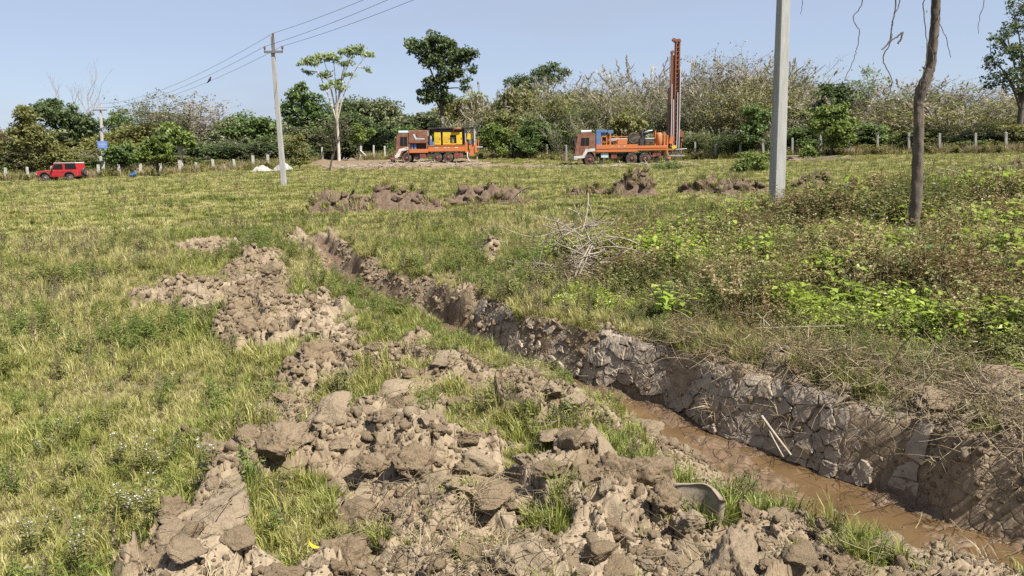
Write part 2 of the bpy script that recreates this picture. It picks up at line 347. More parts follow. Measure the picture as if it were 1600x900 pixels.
def fields(x, y):
    """height, soil, wet, pale, trench profile for arrays of ground positions"""
    x = np.asarray(x, float); y = np.asarray(y, float)
    base = zg(x, y)
    near = (np.hypot(x, y) < 22) & (y > -3)
    soil = np.zeros(x.shape); trk = np.zeros(x.shape); h = np.zeros(x.shape); wet = np.zeros(x.shape); P = np.zeros(x.shape); pale = np.zeros(x.shape); wall = np.zeros(x.shape)
    wob = fbm2(x, y, 1.7, 3, 5) * 0.16 + fbm2(x, y, 6.0, 2, 8) * 0.05
    if near.any():
        xn, yn = x[near], y[near]; wn_ = wob[near]
        s = np.zeros(xn.shape)
        for q in SOIL: s = np.maximum(s, sstep(0.10, -0.14, sdist(q, xn, yn) + wn_ * 1.2))
        tf = np.zeros(xn.shape)
        for c, r in TURF: tf = np.maximum(tf, sstep(1.15, 0.55, np.hypot(xn - c.x, (yn - c.y)) / r + wn_ * 2.2))
        s = s * (1 - tf * 0.95)
        bk = sstep(0.10, -0.15, sdist(BANK, xn, yn) + wn_ * 1.5)
        hp = np.zeros(xn.shape)
        for c, hh, r in HEAPS: hp = np.maximum(hp, hh * np.exp(-((xn - c.x) ** 2 + (yn - c.y) ** 2) / (r * r)))
        wx = xn + .05 * noise2(xn * 5, yn * 5, 81); wy = yn + .05 * noise2(xn * 5, yn * 5, 82)
        s1, e1 = slabs(wx, wy, 3.0, 3, .9); s2, e2 = slabs(wx, wy, 8.0, 5, 1.0); s3, e3 = slabs(wx, wy, 19.0, 7, .9)
        lump = .05 + .095 * s1 * sstep(0, .10, e1) + .038 * s2 * sstep(0, .12, e2) + .013 * s3 * sstep(0, .15, e3) + .05 * fbm2(xn, yn, 1.6, 2, 21) - .055 * (1 - sstep(0, .07, e1)) - .012 * (1 - sstep(0, .1, e2))
        lump = np.maximum(lump, -.03)
        hn = .9 * hp * (0.35 + 0.65 * s) + s * (0.02 + lump) + tf * 0.03 * (s > 0) + bk * (0.0 + 0.5 * lump)
        T, D, Wd, S = trench_st(xn, yn)
        t = T + fbm2(xn, yn, 1.4, 2, 55) * 0.12 + fbm2(xn, yn, 9.0, 2, 66) * 0.012
        inl = S > 0.02
        nr_ = sstep(TS[64], TS[76], S); wr_ = np.interp(S, TS, WR); right = 1 - np.sin(np.pi / 2 * np.clip(t / wr_, 0, 1)); lw = np.interp(S, TS, np.interp(np.arange(len(TC)), np.arange(15) * 8, [.3, .3, .34, .4, .46, .5, .6, .7, .74, .74, .9, 1.15, 1.15, 1.15, 1.15]))
        q_ = np.clip((-t - Wd) / lw, 0, 1); left = 1 - (0.6 * q_ + 0.4 * q_ * q_ * (3 - 2 * q_))
        p = np.minimum(right, left) * inl * sstep(0.0, 0.8, S)
        floor = -D + 0.045 * fbm2(xn, yn, 2.4, 3, 71) + 0.014 * fbm2(xn, yn, 14.0, 2, 72)
        lip = (.015 + .02 * nr_) * np.exp(-((t - wr_ - .12) / 0.16) ** 2) * inl
        hn = hn * (1 - p * sstep(0.0, 0.9, p)) + floor * p + lip * (1 + 2 * fbm2(xn, yn, 5.0, 2, 91)) * (T > 0)
        w = sstep(0.86, 1.0, p + wn_ * 0.25) * inl
        wl = sstep(-0.02, 0.04, t) * sstep(wr_ * 1.05 + .12 * nr_, wr_ * .75 + .05 * nr_, t + wn_ * .4) * inl
        s = np.maximum(np.maximum(s, bk * 0.85), np.maximum(sstep(0.10, 0.42, p + wn_ * 1.6), wl))
        s = s * (1 - .92 * tf * (p < .93))
        soil[near] = s; h[near] = hn; wet[near] = w; P[near] = p; wall[near] = np.minimum(wl, 1)
        pale[near] = np.clip(0.5 + 0.9 * fbm2(xn, yn, 1.1, 3, 33), 0, 1)
    for q in TRACK:
        far = y > 35
        if far.any():
            v = sstep(0.6, -0.6, sdist(q, x[far], y[far]) + wob[far] * 4); trk[far] = np.maximum(trk[far], v)
    rough_t = 0.035 * fbm2(x, y, 0.7, 2, 2) + 0.02 * fbm2(x, y, 3.0, 2, 3)
    h = h + rough_t * (1 - P) + trk * np.maximum(0, fbm2(x, y, 0.5, 3, 77)) * 0.25
    return base + h, np.maximum(soil, trk), wet, pale, P, wall
def gpf(u, v):
    """point of the finished ground surface seen at pixel (u, v)"""
    r = ray(u, v); c = gp(u, v); d = np.linspace(c.y * .72, c.y * 1.06, 240); px_ = EYE.x + r.x / r.y * d; pz_ = EYE.z + r.z / r.y * d
    h = fields(px_, d)[0]; k = np.nonzero(pz_ <= h)[0]; i = k[0] if len(k) else 239
    return Vector((px_[i], d[i], h[i]))
def gz(x, y): return float(fields(np.array([x]), np.array([y]))[0][0])

ang = np.radians(np.concatenate([np.linspace(-180, -60, 20, endpoint=False), np.linspace(-60, -38, 24, endpoint=False), np.linspace(-38, -22, 130, endpoint=False), np.linspace(-22, 37, 640, endpoint=False),
                                 np.linspace(37, 60, 40, endpoint=False), np.linspace(60, 180, 21)]))
rad = np.concatenate([np.geomspace(0.15, 1.8, 24, endpoint=False), np.geomspace(1.8, 14, 500, endpoint=False), np.geomspace(14, 30, 90, endpoint=False), np.geomspace(30, 110, 70, endpoint=False), np.geomspace(110, 4000, 24)])
AA, RR = np.meshgrid(ang, rad)
X = RR * np.sin(AA); Y = RR * np.cos(AA)
Hh, SO, WE, PA, PP, WL = fields(X.ravel(), Y.ravel())
nr, na = X.shape
idx = np.arange(nr * na).reshape(nr, na)
Q = np.stack([idx[:-1, :-1], idx[:-1, 1:], idx[1:, 1:], idx[1:, :-1]], -1).reshape(-1, 4)[:, ::-1]
g_me = mesh_np('ground', np.stack([X.ravel(), Y.ravel(), Hh], 1), Q, smooth=True, attrs={'soil': SO, 'wet': WE, 'pale': PA})

def soil_nodes(nt, b, use_attr):
    l = nt.links.new
    tc = N(nt, 'ShaderNodeTexCoord'); vec = tc.outputs['Object']
    def noise(s, d=5, r=0.6):
        n = N(nt, 'ShaderNodeTexNoise'); n.inputs['Scale'].default_value = s; n.inputs['Detail'].default_value = d; n.inputs['Roughness'].default_value = r; l(vec, n.inputs['Vector']); return n.outputs[0]
    n1 = noise(2.2, 5); n2 = noise(16, 6, 0.7); n3 = noise(90, 4, 0.7)
    c1 = ramp(nt, [(0.30, (0.092, 0.064, 0.038)), (0.5, (0.158, 0.115, 0.070)), (0.72, (0.230, 0.174, 0.112))], n2)
    c2 = ramp(nt, [(0.30, (0.19, 0.146, 0.094)), (0.65, (0.275, 0.218, 0.150))], n2)
    mx = N(nt, 'ShaderNodeMixRGB'); l(c1.outputs[0], mx.inputs[1]); l(c2.outputs[0], mx.inputs[2])
    if use_attr:
        pa = N(nt, 'ShaderNodeAttribute', attribute_name='pale'); l(pa.outputs['Fac'], mx.inputs[0])
    else:
        oi = N(nt, 'ShaderNodeObjectInfo'); rr = ramp(nt, [(0.35, (0, 0, 0)), (1, (0.8, 0.8, 0.8))], oi.outputs['Random']); l(rr.outputs[0], mx.inputs[0])
    col = mx.outputs[0]
    rgh = N(nt, 'ShaderNodeValue'); rgh.outputs[0].default_value = 0.9; rough = rgh.outputs[0]
    if use_attr:
        so = N(nt, 'ShaderNodeAttribute', attribute_name='soil'); we = N(nt, 'ShaderNodeAttribute', attribute_name='wet')
        th = ramp(nt, [(0.3, (0.075, 0.07, 0.03)), (0.55, (0.13, 0.11, 0.05)), (0.75, (0.20, 0.17, 0.09))], n2)
        m2 = N(nt, 'ShaderNodeMixRGB'); l(so.outputs['Fac'], m2.inputs[0]); l(th.outputs[0], m2.inputs[1]); l(col, m2.inputs[2])
        wc = ramp(nt, [(0.3, (0.085, 0.055, 0.032)), (0.7, (0.15, 0.10, 0.06))], n2)
        m3 = N(nt, 'ShaderNodeMixRGB'); l(we.outputs['Fac'], m3.inputs[0]); l(m2.outputs[0], m3.inputs[1]); l(wc.outputs[0], m3.inputs[2]); col = m3.outputs[0]
        mr = N(nt, 'ShaderNodeMapRange'); mr.inputs['To Min'].default_value = 0.92; mr.inputs['To Max'].default_value = 0.38; l(we.outputs['Fac'], mr.inputs['Value']); rough = mr.outputs[0]
    l(col, b.inputs['Base Color']); l(rough, b.inputs['Roughness']); b.inputs['Specular IOR Level'].default_value = 0.25
    # fine relief: crumbs, pores and shrinkage cracks
    v1 = N(nt, 'ShaderNodeTexVoronoi', feature='DISTANCE_TO_EDGE'); v1.inputs['Scale'].default_value = 9
    wv = N(nt, 'ShaderNodeMixRGB', blend_type='ADD'); wv.inputs[0].default_value = 0.12; l(vec, wv.inputs[1])
    nn = N(nt, 'ShaderNodeTexNoise'); nn.inputs['Scale'].default_value = 7; l(vec, nn.inputs['Vector']); l(nn.outputs['Color'], wv.inputs[2]); l(wv.outputs[0], v1.inputs['Vector'])
    cr = ramp(nt, [(0.0, (0, 0, 0)), (0.06, (1, 1, 1))], v1.outputs[0])
    b1 = N(nt, 'ShaderNodeBump'); b1.inputs['Strength'].default_value = 0.6; b1.inputs['Distance'].default_value = 0.02; l(n2, b1.inputs['Height'])
    b2 = N(nt, 'ShaderNodeBump'); b2.inputs['Strength'].default_value = 0.5; b2.inputs['Distance'].default_value = 0.003; l(n3, b2.inputs['Height']); l(b1.outputs[0], b2.inputs['Normal'])
    b3 = N(nt, 'ShaderNodeBump'); b3.inputs['Strength'].default_value = 0.6; b3.inputs['Distance'].default_value = 0.016; l(cr.outputs[0], b3.inputs['Height']); l(b2.outputs[0], b3.inputs['Normal'])
    l((b3 if use_attr else b2).outputs[0], b.inputs['Normal'])
M_GROUND, _nt, _b = nmat('earth_ground'); soil_nodes(_nt, _b, True)
M_CLOD, _nt, _b = nmat('earth_clod'); soil_nodes(_nt, _b, False)
def claymat():
    m, nt, b = nmat('cracked_clay'); l = nt.links.new
    tc = N(nt, 'ShaderNodeTexCoord'); oi = N(nt, 'ShaderNodeObjectInfo')
    n = N(nt, 'ShaderNodeTexNoise'); n.inputs['Scale'].default_value = 14; n.inputs['Detail'].default_value = 7; l(tc.outputs['Object'], n.inputs['Vector'])
    c = ramp(nt, [(0.3, (0.19, 0.152, 0.112)), (0.7, (0.30, 0.25, 0.19))], n.outputs[0])
    hs = N(nt, 'ShaderNodeHueSaturation'); mr = N(nt, 'ShaderNodeMapRange'); mr.inputs['To Min'].default_value = 0.85; mr.inputs['To Max'].default_value = 1.12
    l(oi.outputs['Random'], mr.inputs['Value']); l(mr.outputs[0], hs.inputs['Value']); l(c.outputs[0], hs.inputs['Color']); l(hs.outputs[0], b.inputs['Base Color'])
    b.inputs['Roughness'].default_value = 0.85; b.inputs['Specular IOR Level'].default_value = 0.25
    bp = N(nt, 'ShaderNodeBump'); bp.inputs['Strength'].default_value = 0.6; bp.inputs['Distance'].default_value = 0.012; l(n.outputs[0], bp.inputs['Height']); l(bp.outputs[0], b.inputs['Normal'])
    return m
M_CLAY = claymat()
ground = link('ground', g_me, M_GROUND); tag(ground, 'grassy field with a raw earth trench and spoil', None, None, 'structure')

# ------------------------------------------------------------------ water in the trench
wv, wq = [], []
tan = np.gradient(TC[:, :2], axis=0); tan /= np.linalg.norm(tan, axis=1)[:, None]
nor = np.stack([-tan[:, 1], tan[:, 0]], 1)
zfl = zg(TC[:, 0], TC[:, 1]) - TC[:, 2]
i0 = 26
# long gentle fall, levelled over each reach
lev = zfl.copy()
for i in range(len(lev)):
    a = max(0, i - 8); b_ = min(len(lev), i + 9); lev[i] = zfl[a:b_].mean()
for i in range(i0, len(TC)):
    for k in range(9):
        t = 0.10 - (TC[i, 3] + 0.30) * k / 8
        wv.append((TC[i, 0] + nor[i, 0] * t, TC[i, 1] + nor[i, 1] * t, lev[i] - 0.006))
for i in range(len(TC) - i0 - 1):
    for k in range(8): wq.append((i * 9 + k, i * 9 + k + 1, (i + 1) * 9 + k + 1, (i + 1) * 9 + k))
M_WATER, _nt, _b = nmat('muddy_water')
_tc = N(_nt, 'ShaderNodeTexCoord'); _n1 = N(_nt, 'ShaderNodeTexNoise'); _n1.inputs['Scale'].default_value = 3.5; _n1.inputs['Detail'].default_value = 4; _nt.links.new(_tc.outputs['Object'], _n1.inputs['Vector'])
_r = ramp(_nt, [(0.3, (0.075, 0.045, 0.021)), (0.7, (0.125, 0.08, 0.04))], _n1.outputs[0]); _nt.links.new(_r.outputs[0], _b.inputs['Base Color'])
_b.inputs['Roughness'].default_value = 0.06; _b.inputs['IOR'].default_value = 1.33
_n2 = N(_nt, 'ShaderNodeTexNoise'); _n2.inputs['Scale'].default_value = 16; _nt.links.new(_tc.outputs['Object'], _n2.inputs['Vector'])
_bp = N(_nt, 'ShaderNodeBump'); _bp.inputs['Strength'].default_value = 0.10; _bp.inputs['Distance'].default_value = 0.02; _nt.links.new(_n2.outputs[0], _bp.inputs['Height']); _nt.links.new(_bp.outputs[0], _b.inputs['Normal'])
water = link('water', mesh_np('water', wv, wq, smooth=True), M_WATER); tag(water, 'shallow muddy brown water along the trench floor', None, None, 'structure')

# ------------------------------------------------------------------ cracked clay plates on the right-hand wall of the trench
def clip_poly(poly, p, n):
    out = []
    for i in range(len(poly)):
        a = poly[i]; b_ = poly[(i + 1) % len(poly)]
        da = (a[0] - p[0]) * n[0] + (a[1] - p[1]) * n[1]; db = (b_[0] - p[0]) * n[0] + (b_[1] - p[1]) * n[1]
        if da <= 0: out.append(a)
        if (da < 0 < db) or (db < 0 < da):
            f = da / (da - db); out.append((a[0] + (b_[0] - a[0]) * f, a[1] + (b_[1] - a[1]) * f))
    return out
WOB = fbm2(TC[:, 0], TC[:, 1], 1.4, 2, 55) * 0.12
def wall_pt(s, h, out):
    """point on the right-hand wall: s along, h 0 at foot .. 1 at brink, out = metres proud of the wall"""
    i = int(np.clip(np.searchsorted(TS, s) - 1, 0, len(TC) - 2)); f = (s - TS[i]) / max(1e-6, TS[i + 1] - TS[i])
    c = TC[i] * (1 - f) + TC[i + 1] * f; n = nor[i] * (1 - f) + nor[i + 1] * f
    x0 = c[0]; y0 = c[1]
    wobb = WOB[i] * (1 - f) + WOB[i + 1] * f
    t = -wobb + (WR[i] * (1 - f) + WR[i + 1] * f) * (2 / math.pi * math.asin(min(max(h, 0), 1))) - out * (1 - .5 * min(max(h, 0), 1))
    x = x0 + n[0] * t; y = y0 + n[1] * t
    return Vector((x, y, zs(x, y) - c[2] * (1 - h) + .5 * out * min(max(h, 0), 1)))
prs = random.Random(5)
S0, S1 = TS[42], TS[-20]
seeds = []
tries = 0
while len(seeds) < 295 and tries < 30000:
    tries += 1
    s = prs.uniform(S0, S1); h = prs.uniform(-0.05, 1.05)
    rmin = np.interp(s, [S0, S1], [.050, .075]) * (1 + .6 * noise2(s * 1.4, h * 1.2)) * prs.choice([.7, 1.0, 1.4]) 
    if all((s - a) ** 2 + ((h - b_) * 0.44) ** 2 > rmin * rmin for a, b_ in seeds): seeds.append((s, h))
for k, (s, h) in enumerate(seeds):
    if noise2(s * 0.55 + 3.0, h * 0.7) < -0.12: continue         # stretches where the plates have dropped off
    hm = h * 0.44
    poly = [(s - 0.16, max(hm - 0.16, 0.0)), (s + 0.16, max(hm - 0.16, 0.0)), (s + 0.16, min(hm + 0.16, 0.455)), (s - 0.16, min(hm + 0.16, 0.455))]
    for (a, b_) in seeds:
        b2 = b_ * 0.44
        if (a, b_) == (s, h) or abs(a - s) > 0.34 or abs(b2 - hm) > 0.34: continue
        poly = clip_poly(poly, ((a + s) / 2, (b2 + hm) / 2), (a - s, b2 - hm))
        if len(poly) < 3: break
    if len(poly) < 3: continue
    cs = sum(p[0] for p in poly) / len(poly); ch = sum(p[1] for p in poly) / len(poly)
    gap = prs.uniform(0.93, 0.98); th = 0.008 + 0.02 * max(0.0, float(noise2(s * 1.3, h * 1.5, 4))) + prs.choice([0, 0, 0, .004, .03]); tilt = (prs.uniform(-0.10, 0.10), prs.uniform(-0.10, 0.10))
    # corner rounding
    pp = []
    for i in range(len(poly)):
        a = poly[i]; b_ = poly[(i + 1) % len(poly)]
        for f in (0.06, 0.36, 0.66, 0.94): pp.append((cs + ((a[0] + (b_[0] - a[0]) * f) - cs) * gap + prs.uniform(-.006, .006), ch + ((a[1] + (b_[1] - a[1]) * f) - ch) * gap + prs.uniform(-.006, .006)))
    ctr = wall_pt(cs, ch / 0.44, 0); m = len(pp); V = []
    for ring, (sc_, o_) in enumerate([(1.0, -0.06), (1.0, th * 0.75), (0.95, th), (0.5, th * 1.02)]):
        for (a, b_) in pp:
            aa = cs + (a - cs) * sc_; bb = ch + (b_ - ch) * sc_
            V.append(wall_pt(aa, bb / 0.44, o_ + ((a - cs) * tilt[0] + (b_ - ch) * tilt[1]) * (o_ > 0) + (prs.uniform(-.004, .004) if ring > 1 else 0)) - ctr)
    fs = []
    for r_ in range(3):
        for i in range(m): fs.append((r_ * m + i, r_ * m + (i + 1) % m, (r_ + 1) * m + (i + 1) % m, (r_ + 1) * m + i))
    fs.append(tuple(3 * m + i for i in range(m)))
    mb = MB(); mb.add(V, fs); mb.build('clay_plate', M_CLAY, ground, loc=ctr)

# ------------------------------------------------------------------ clods
def clod_mesh(seed, sub=4, rough=1.0, flat=1.0):
    bm = bmesh.new(); bmesh.ops.create_icosphere(bm, subdivisions=sub, radius=1.0)
    V = np.array([v.co[:] for v in bm.verts]); Fi = np.array([[v.index for v in f.verts] for f in bm.faces]); bm.free()
    r = np.random.default_rng(seed)
    for _ in range(10):                                          # broken faces
        n = r.normal(size=3); n /= np.linalg.norm(n); d = r.uniform(0.42, 0.8)
        e = V @ n - d; V = V - np.outer(np.maximum(e, 0) * 0.93, n)
    nn = V / np.linalg.norm(V, axis=1)[:, None]
    V = V + nn * (0.16 * rough * noise3(V * 1.8, seed) + 0.15 * rough * (np.abs(noise3(V * 3.3, seed + 1)) - .2) + 0.10 * rough * (np.abs(noise3(V * 7.5, seed + 2)) - .2) + 0.06 * rough * (0.25 - np.abs(noise3(V * 13, seed + 3))) + 0.03 * rough * noise3(V * 27, seed + 4))[:, None]
    V[:, 2] *= flat
    return mesh_np('earth_clod', V, tris=Fi, smooth=True)
CLODS = [clod_mesh(100 + k, 5, [1.0, 0.7, 1.25, 0.9, 1.1, 0.6, 1.2, 1.0][k], [0.8, 0.7, 0.85, 0.6, 0.75, 0.55, 0.8, 0.7][k]) for k in range(8)]
for m_ in CLODS: m_.materials.append(M_CLOD)
crs = random.Random(21)
def soil_at(x, y):
    f = fields(np.array([x]), np.array([y])); return float(f[0][0]), float(f[1][0]), float(f[4][0]), float(f[2][0])
n_cl = 0; tries = 0
cands = []
for _ in range(5000):
    u = crs.uniform(180, 1600); v = 440 + (960 - 440) * crs.random() ** 0.75; cands.append(gp(u, v))
cx = np.array([c.x for c in cands]); cy = np.array([c.y for c in cands])
cf = fields(cx, cy); gr = fbm2(cx, cy, 0.9, 2, 123)
placed = []
for i in range(len(cands)):
    if n_cl >= 285: break
    if cf[1][i] < 0.8 or cf[4][i] > 0.55: continue
    if cf[0][i] - zs(cx[i], cy[i]) < 0.06 and crs.random() < 0.55: continue
    d = cy[i]
    s = min(crs.lognormvariate(math.log(0.058), 0.6), 0.17) * (0.85 if d < 3.2 else 1.0 + 0.03 * d)
    if any((cx[i] - a) ** 2 + (cy[i] - b_) ** 2 < (0.55 * (s + c)) ** 2 for a, b_, c in placed): continue
    placed.append((cx[i], cy[i], s))
    z = cf[0][i] + s * crs.uniform(-0.05, 0.32)
    link('earth_clod', CLODS[crs.randrange(8)], None, ground, (cx[i], cy[i], z), (crs.uniform(-.5, .5), crs.uniform(-.5, .5), crs.uniform(0, 6.28)), (s * crs.uniform(.8, 1.4), s * crs.uniform(.8, 1.2), s * crs.uniform(.7, 1.1)))
    n_cl += 1
# hero clods that can be singled out
def clod_thing(u, v, size, label, k, rot, sink=0.3, dz=0.0):
    p = gpf(u, v); z = p.z
    o = link('earth_clod', CLODS[k], None, None, (p.x, p.y, z + size[2] * (1 - sink) * 0.6 + dz), rot, size)
    return tag(o, label, 'clod')
clod_thing(1368, 868, (0.128, 0.085, 0.076), 'rounded brown clod overhanging a dark hollow at the near end of the trench', 3, (0.1, -0.15, 0.3))
clod_thing(645, 590, (0.076, 0.060, 0.060), 'small squarish clod perched on the spoil ridge left of the trench', 6, (0.2, 0.1, 0.5))
clod_thing(640, 735, (0.119, 0.102, 0.102), 'largest brown crumbly clod on top of the central spoil heap', 2, (0.2, 0.3, 0.9))
clod_thing(745, 735, (0.111, 0.076, 0.093), 'smooth faced tan clod leaning on the right of the central spoil heap', 1, (0.3, 0.5, 0.2))
clod_thing(575, 735, (0.093, 0.076, 0.076), 'rounded clod on the left shoulder of the central spoil heap', 4, (0.1, 0.0, 2.2))
clod_thing(427, 432, (0.145, 0.102, 0.204), 'upright dark faced block of earth above the left end of the trench', 5, (0.2, 0.1, 0.4))
clod_thing(860, 690, (0.111, 0.085, 0.068), 'dark undercut block of clay on the left brink of the trench', 5, (0.0, 0.2, 1.4))
clod_thing(292, 544, (0.085, 0.068, 0.051), 'lone pale clod lying in the grass left of the spoil', 0, (0.1, 0.1, 0.2))
# curved slab: a bent sheet of clay turned up by the bucket
nu_, nv_ = 11, 8; Vc = []; Qc = []
for side in (0, 1):
    for i in range(nu_):
        for j in range(nv_):
            a = -0.95 + 1.9 * i / (nu_ - 1); r_ = 0.11 + 0.028 * side
            hgt = 0.19 * j / (nv_ - 1) * (0.72 + 0.28 * math.cos(a * 1.2)) + 0.006 * math.sin(5 * a + j)
            Vc.append((r_ * math.sin(a) * 1.1, r_ * math.cos(a) - 0.03 * (j / nv_) ** 2, hgt))
o_ = nu_ * nv_
for i in range(nu_ - 1):
    for j in range(nv_ - 1):
        a = i * nv_ + j; Qc.append((a, a + 1, a + nv_ + 1, a + nv_)); Qc.append((o_ + a, o_ + a + nv_, o_ + a + nv_ + 1, o_ + a + 1))
for i in range(nu_ - 1):
    for j in (0, nv_ - 1):
        a = i * nv_ + j; Qc.append((a, a + nv_, o_ + a + nv_, o_ + a))
for j in range(nv_ - 1):
    for i in (0, nu_ - 1):
        a = i * nv_ + j; Qc.append((a, a + 1, o_ + a + 1, o_ + a))
p = gpf(1078, 826)
slab = link('clay_slab', mesh_np('clay_slab', Vc, Qc, smooth=True), M_CLAY, None, (p.x, p.y, p.z), (-0.25, 0.1, -0.5), .9)
tag(slab, 'curved upright slab of grey clay with a scooped face at the front of the spoil', 'clay slab')

# ------------------------------------------------------------------ scattering with geometry nodes (ground cover that nobody could count)
def scatter(name, P, rot, scl, ix, tint, protos, label, kind='stuff'):
    src = bpy.data.collections.new(name + '_kinds')
    for k, (me, mat) in enumerate(protos):
        if len(me.materials) == 0: me.materials.append(mat)
        o = bpy.data.objects.new('%s_kind_%02d' % (name, k), me); src.objects.link(o)
    me = bpy.data.meshes.new(name); me.vertices.add(len(P)); me.vertices.foreach_set('co', np.asarray(P, np.float32).ravel())
    a = me.attributes.new('rot', 'FLOAT_VECTOR', 'POINT'); a.data.foreach_set('vector', np.asarray(rot, np.float32).ravel())
    a = me.attributes.new('scl', 'FLOAT_VECTOR', 'POINT'); a.data.foreach_set('vector', np.asarray(scl, np.float32).ravel())
    a = me.attributes.new('ix', 'INT', 'POINT'); a.data.foreach_set('value', np.asarray(ix, np.int32))
    a = me.attributes.new('tint', 'FLOAT', 'POINT'); a.data.foreach_set('value', np.asarray(tint, np.float32))
    o = link(name, me)
    for _, mat in protos:
        if mat.name not in [m.name for m in me.materials]: me.materials.append(mat)
    ng = bpy.data.node_groups.new(name, 'GeometryNodeTree')
    ng.interface.new_socket('Geometry', in_out='INPUT', socket_type='NodeSocketGeometry'); ng.interface.new_socket('Geometry', in_out='OUTPUT', socket_type='NodeSocketGeometry')
    gi = ng.nodes.new('NodeGroupInput'); go = ng.nodes.new('NodeGroupOutput'); ip = ng.nodes.new('GeometryNodeInstanceOnPoints')
    ci = ng.nodes.new('GeometryNodeCollectionInfo'); ci.inputs['Collection'].default_value = src; ci.inputs['Separate Children'].default_value = True; ci.inputs['Reset Children'].default_value = True
    def na_(n, t):
        x = ng.nodes.new('GeometryNodeInputNamedAttribute'); x.data_type = t; x.inputs['Name'].default_value = n; return x
    r_ = na_('rot', 'FLOAT_VECTOR'); s_ = na_('scl', 'FLOAT_VECTOR'); i_ = na_('ix', 'INT'); er = ng.nodes.new('FunctionNodeEulerToRotation')
    lk = ng.links.new
    lk(gi.outputs[0], ip.inputs['Points']); lk(ci.outputs[0], ip.inputs['Instance']); ip.inputs['Pick Instance'].default_value = True
    lk(i_.outputs['Attribute'], ip.inputs['Instance Index']); lk(r_.outputs['Attribute'], er.inputs[0]); lk(er.outputs[0], ip.inputs['Rotation']); lk(s_.outputs['Attribute'], ip.inputs['Scale'])
    lk(ip.outputs[0], go.inputs[0])
    md = o.modifiers.new('scatter', 'NODES'); md.node_group = ng
    return tag(o, label, None, None, kind)
def fan_points(n, r0, r1, a0=-40, a1=40, power=None):
    """random points in a fan in front of the camera, evenly spread over log distance mixed with area"""
    if power is None: r = np.exp(rng.uniform(math.log(r0), math.log(r1), n))
    else: r = (r0 ** power + (r1 ** power - r0 ** power) * rng.random(n)) ** (1 / power)
    a = np.radians(rng.uniform(a0, a1, n)); return r * np.sin(a), r * np.cos(a)
def scl3(s, zs=None):
    s = np.asarray(s); return np.stack([s, s, s if zs is None else zs], 1)

# loose crumbs of earth on the spoil
x, y = fan_points(90000, 1.9, 13, -30, 38, 1.0)
f = fields(x, y); keep = (f[1] > 0.7) & (f[2] < 0.12) & (rng.random(len(x)) < 0.25 + 0.75 * (fbm2(x, y, 1.6, 2, 201) > -0.1))
x, y, z = x[keep], y[keep], f[0][keep]; n = len(x)
s = np.exp(rng.normal(math.log(0.0075), 0.6, n)) * np.clip(np.hypot(x, y) / 3.5, 0.8, 2.2); s = np.minimum(s, 0.05)
small = [(clod_mesh(300 + k, 2, 1.3, 0.8), M_CLOD) for k in range(5)]
scatter('soil_crumbs', np.stack([x, y, z + s * 0.35], 1), rng.uniform(-3, 3, (n, 3)), scl3(s), rng.integers(0, 5, n), rng.random(n), small, 'loose crumbs of brown earth scattered over the spoil')

# ------------------------------------------------------------------ foliage builders
def unit(a): return a / np.maximum(np.linalg.norm(a, axis=-1, keepdims=True), 1e-9)
def leaf_quads(C, D, Nn, Ln, Wd, fold=0.0):
    """diamond leaves: centre C, direction D, normal Nn, length Ln, width Wd -> verts, quads"""
    D = unit(D); S = unit(np.cross(D, Nn)); U = np.cross(S, D)
    Ln = np.asarray(Ln)[:, None]; Wd = np.asarray(Wd)[:, None]
    V = np.stack([C - D * Ln * .5, C - D * Ln * .05 + S * Wd * .5 + U * Wd * fold, C + D * Ln * .5 - U * Ln * .12, C - D * Ln * .05 - S * Wd * .5 + U * Wd * fold], 1)
    q = np.arange(len(C) * 4).reshape(-1, 4)
    return V.reshape(-1, 3), q
class Buf:
    def __init__(s): s.V = []; s.q = []; s.t = []; s.v = []; s.n = 0
    def add(s, V, q=None, t=None, v=0.5):
        V = np.asarray(V, float).reshape(-1, 3); s.V.append(V)
        if q is not None and len(q): s.q.append(np.asarray(q).reshape(-1, 4) + s.n)
        if t is not None and len(t): s.t.append(np.asarray(t).reshape(-1, 3) + s.n)
        s.v.append(np.broadcast_to(np.asarray(v, float), (len(V),)) if np.ndim(v) == 0 else np.asarray(v, float)); s.n += len(V)
    def tube(s, pts, r0, r1, n=5, v=0.5):
        pts = np.asarray(pts, float); m = len(pts)
        d = unit(np.gradient(pts, axis=0)); a = np.cross(d, [0.31, 0.87, 0.39]); a = unit(a); b = np.cross(d, a)
        r = np.linspace(r0, r1, m)[:, None, None]; k = np.arange(n) * 2 * np.pi / n
        V = pts[:, None] + r * (a[:, None] * np.cos(k)[None, :, None] + b[:, None] * np.sin(k)[None, :, None])
        i = np.arange(m - 1)[:, None] * n; j = np.arange(n)[None]; j2 = (j + 1) % n
        q = np.stack([i + j, i + j2, i + n + j2, i + n + j], -1).reshape(-1, 4)
        s.add(V, q, v=v)
    def mesh(s, name, smooth=False):
        return mesh_np(name, np.concatenate(s.V), np.concatenate(s.q) if s.q else None, np.concatenate(s.t) if s.t else None, v=np.concatenate(s.v), smooth=smooth)
def bez(a, b, c, n=7):
    t = np.linspace(0, 1, n)[:, None]; return (1 - t) ** 2 * a + 2 * t * (1 - t) * b + t * t * c

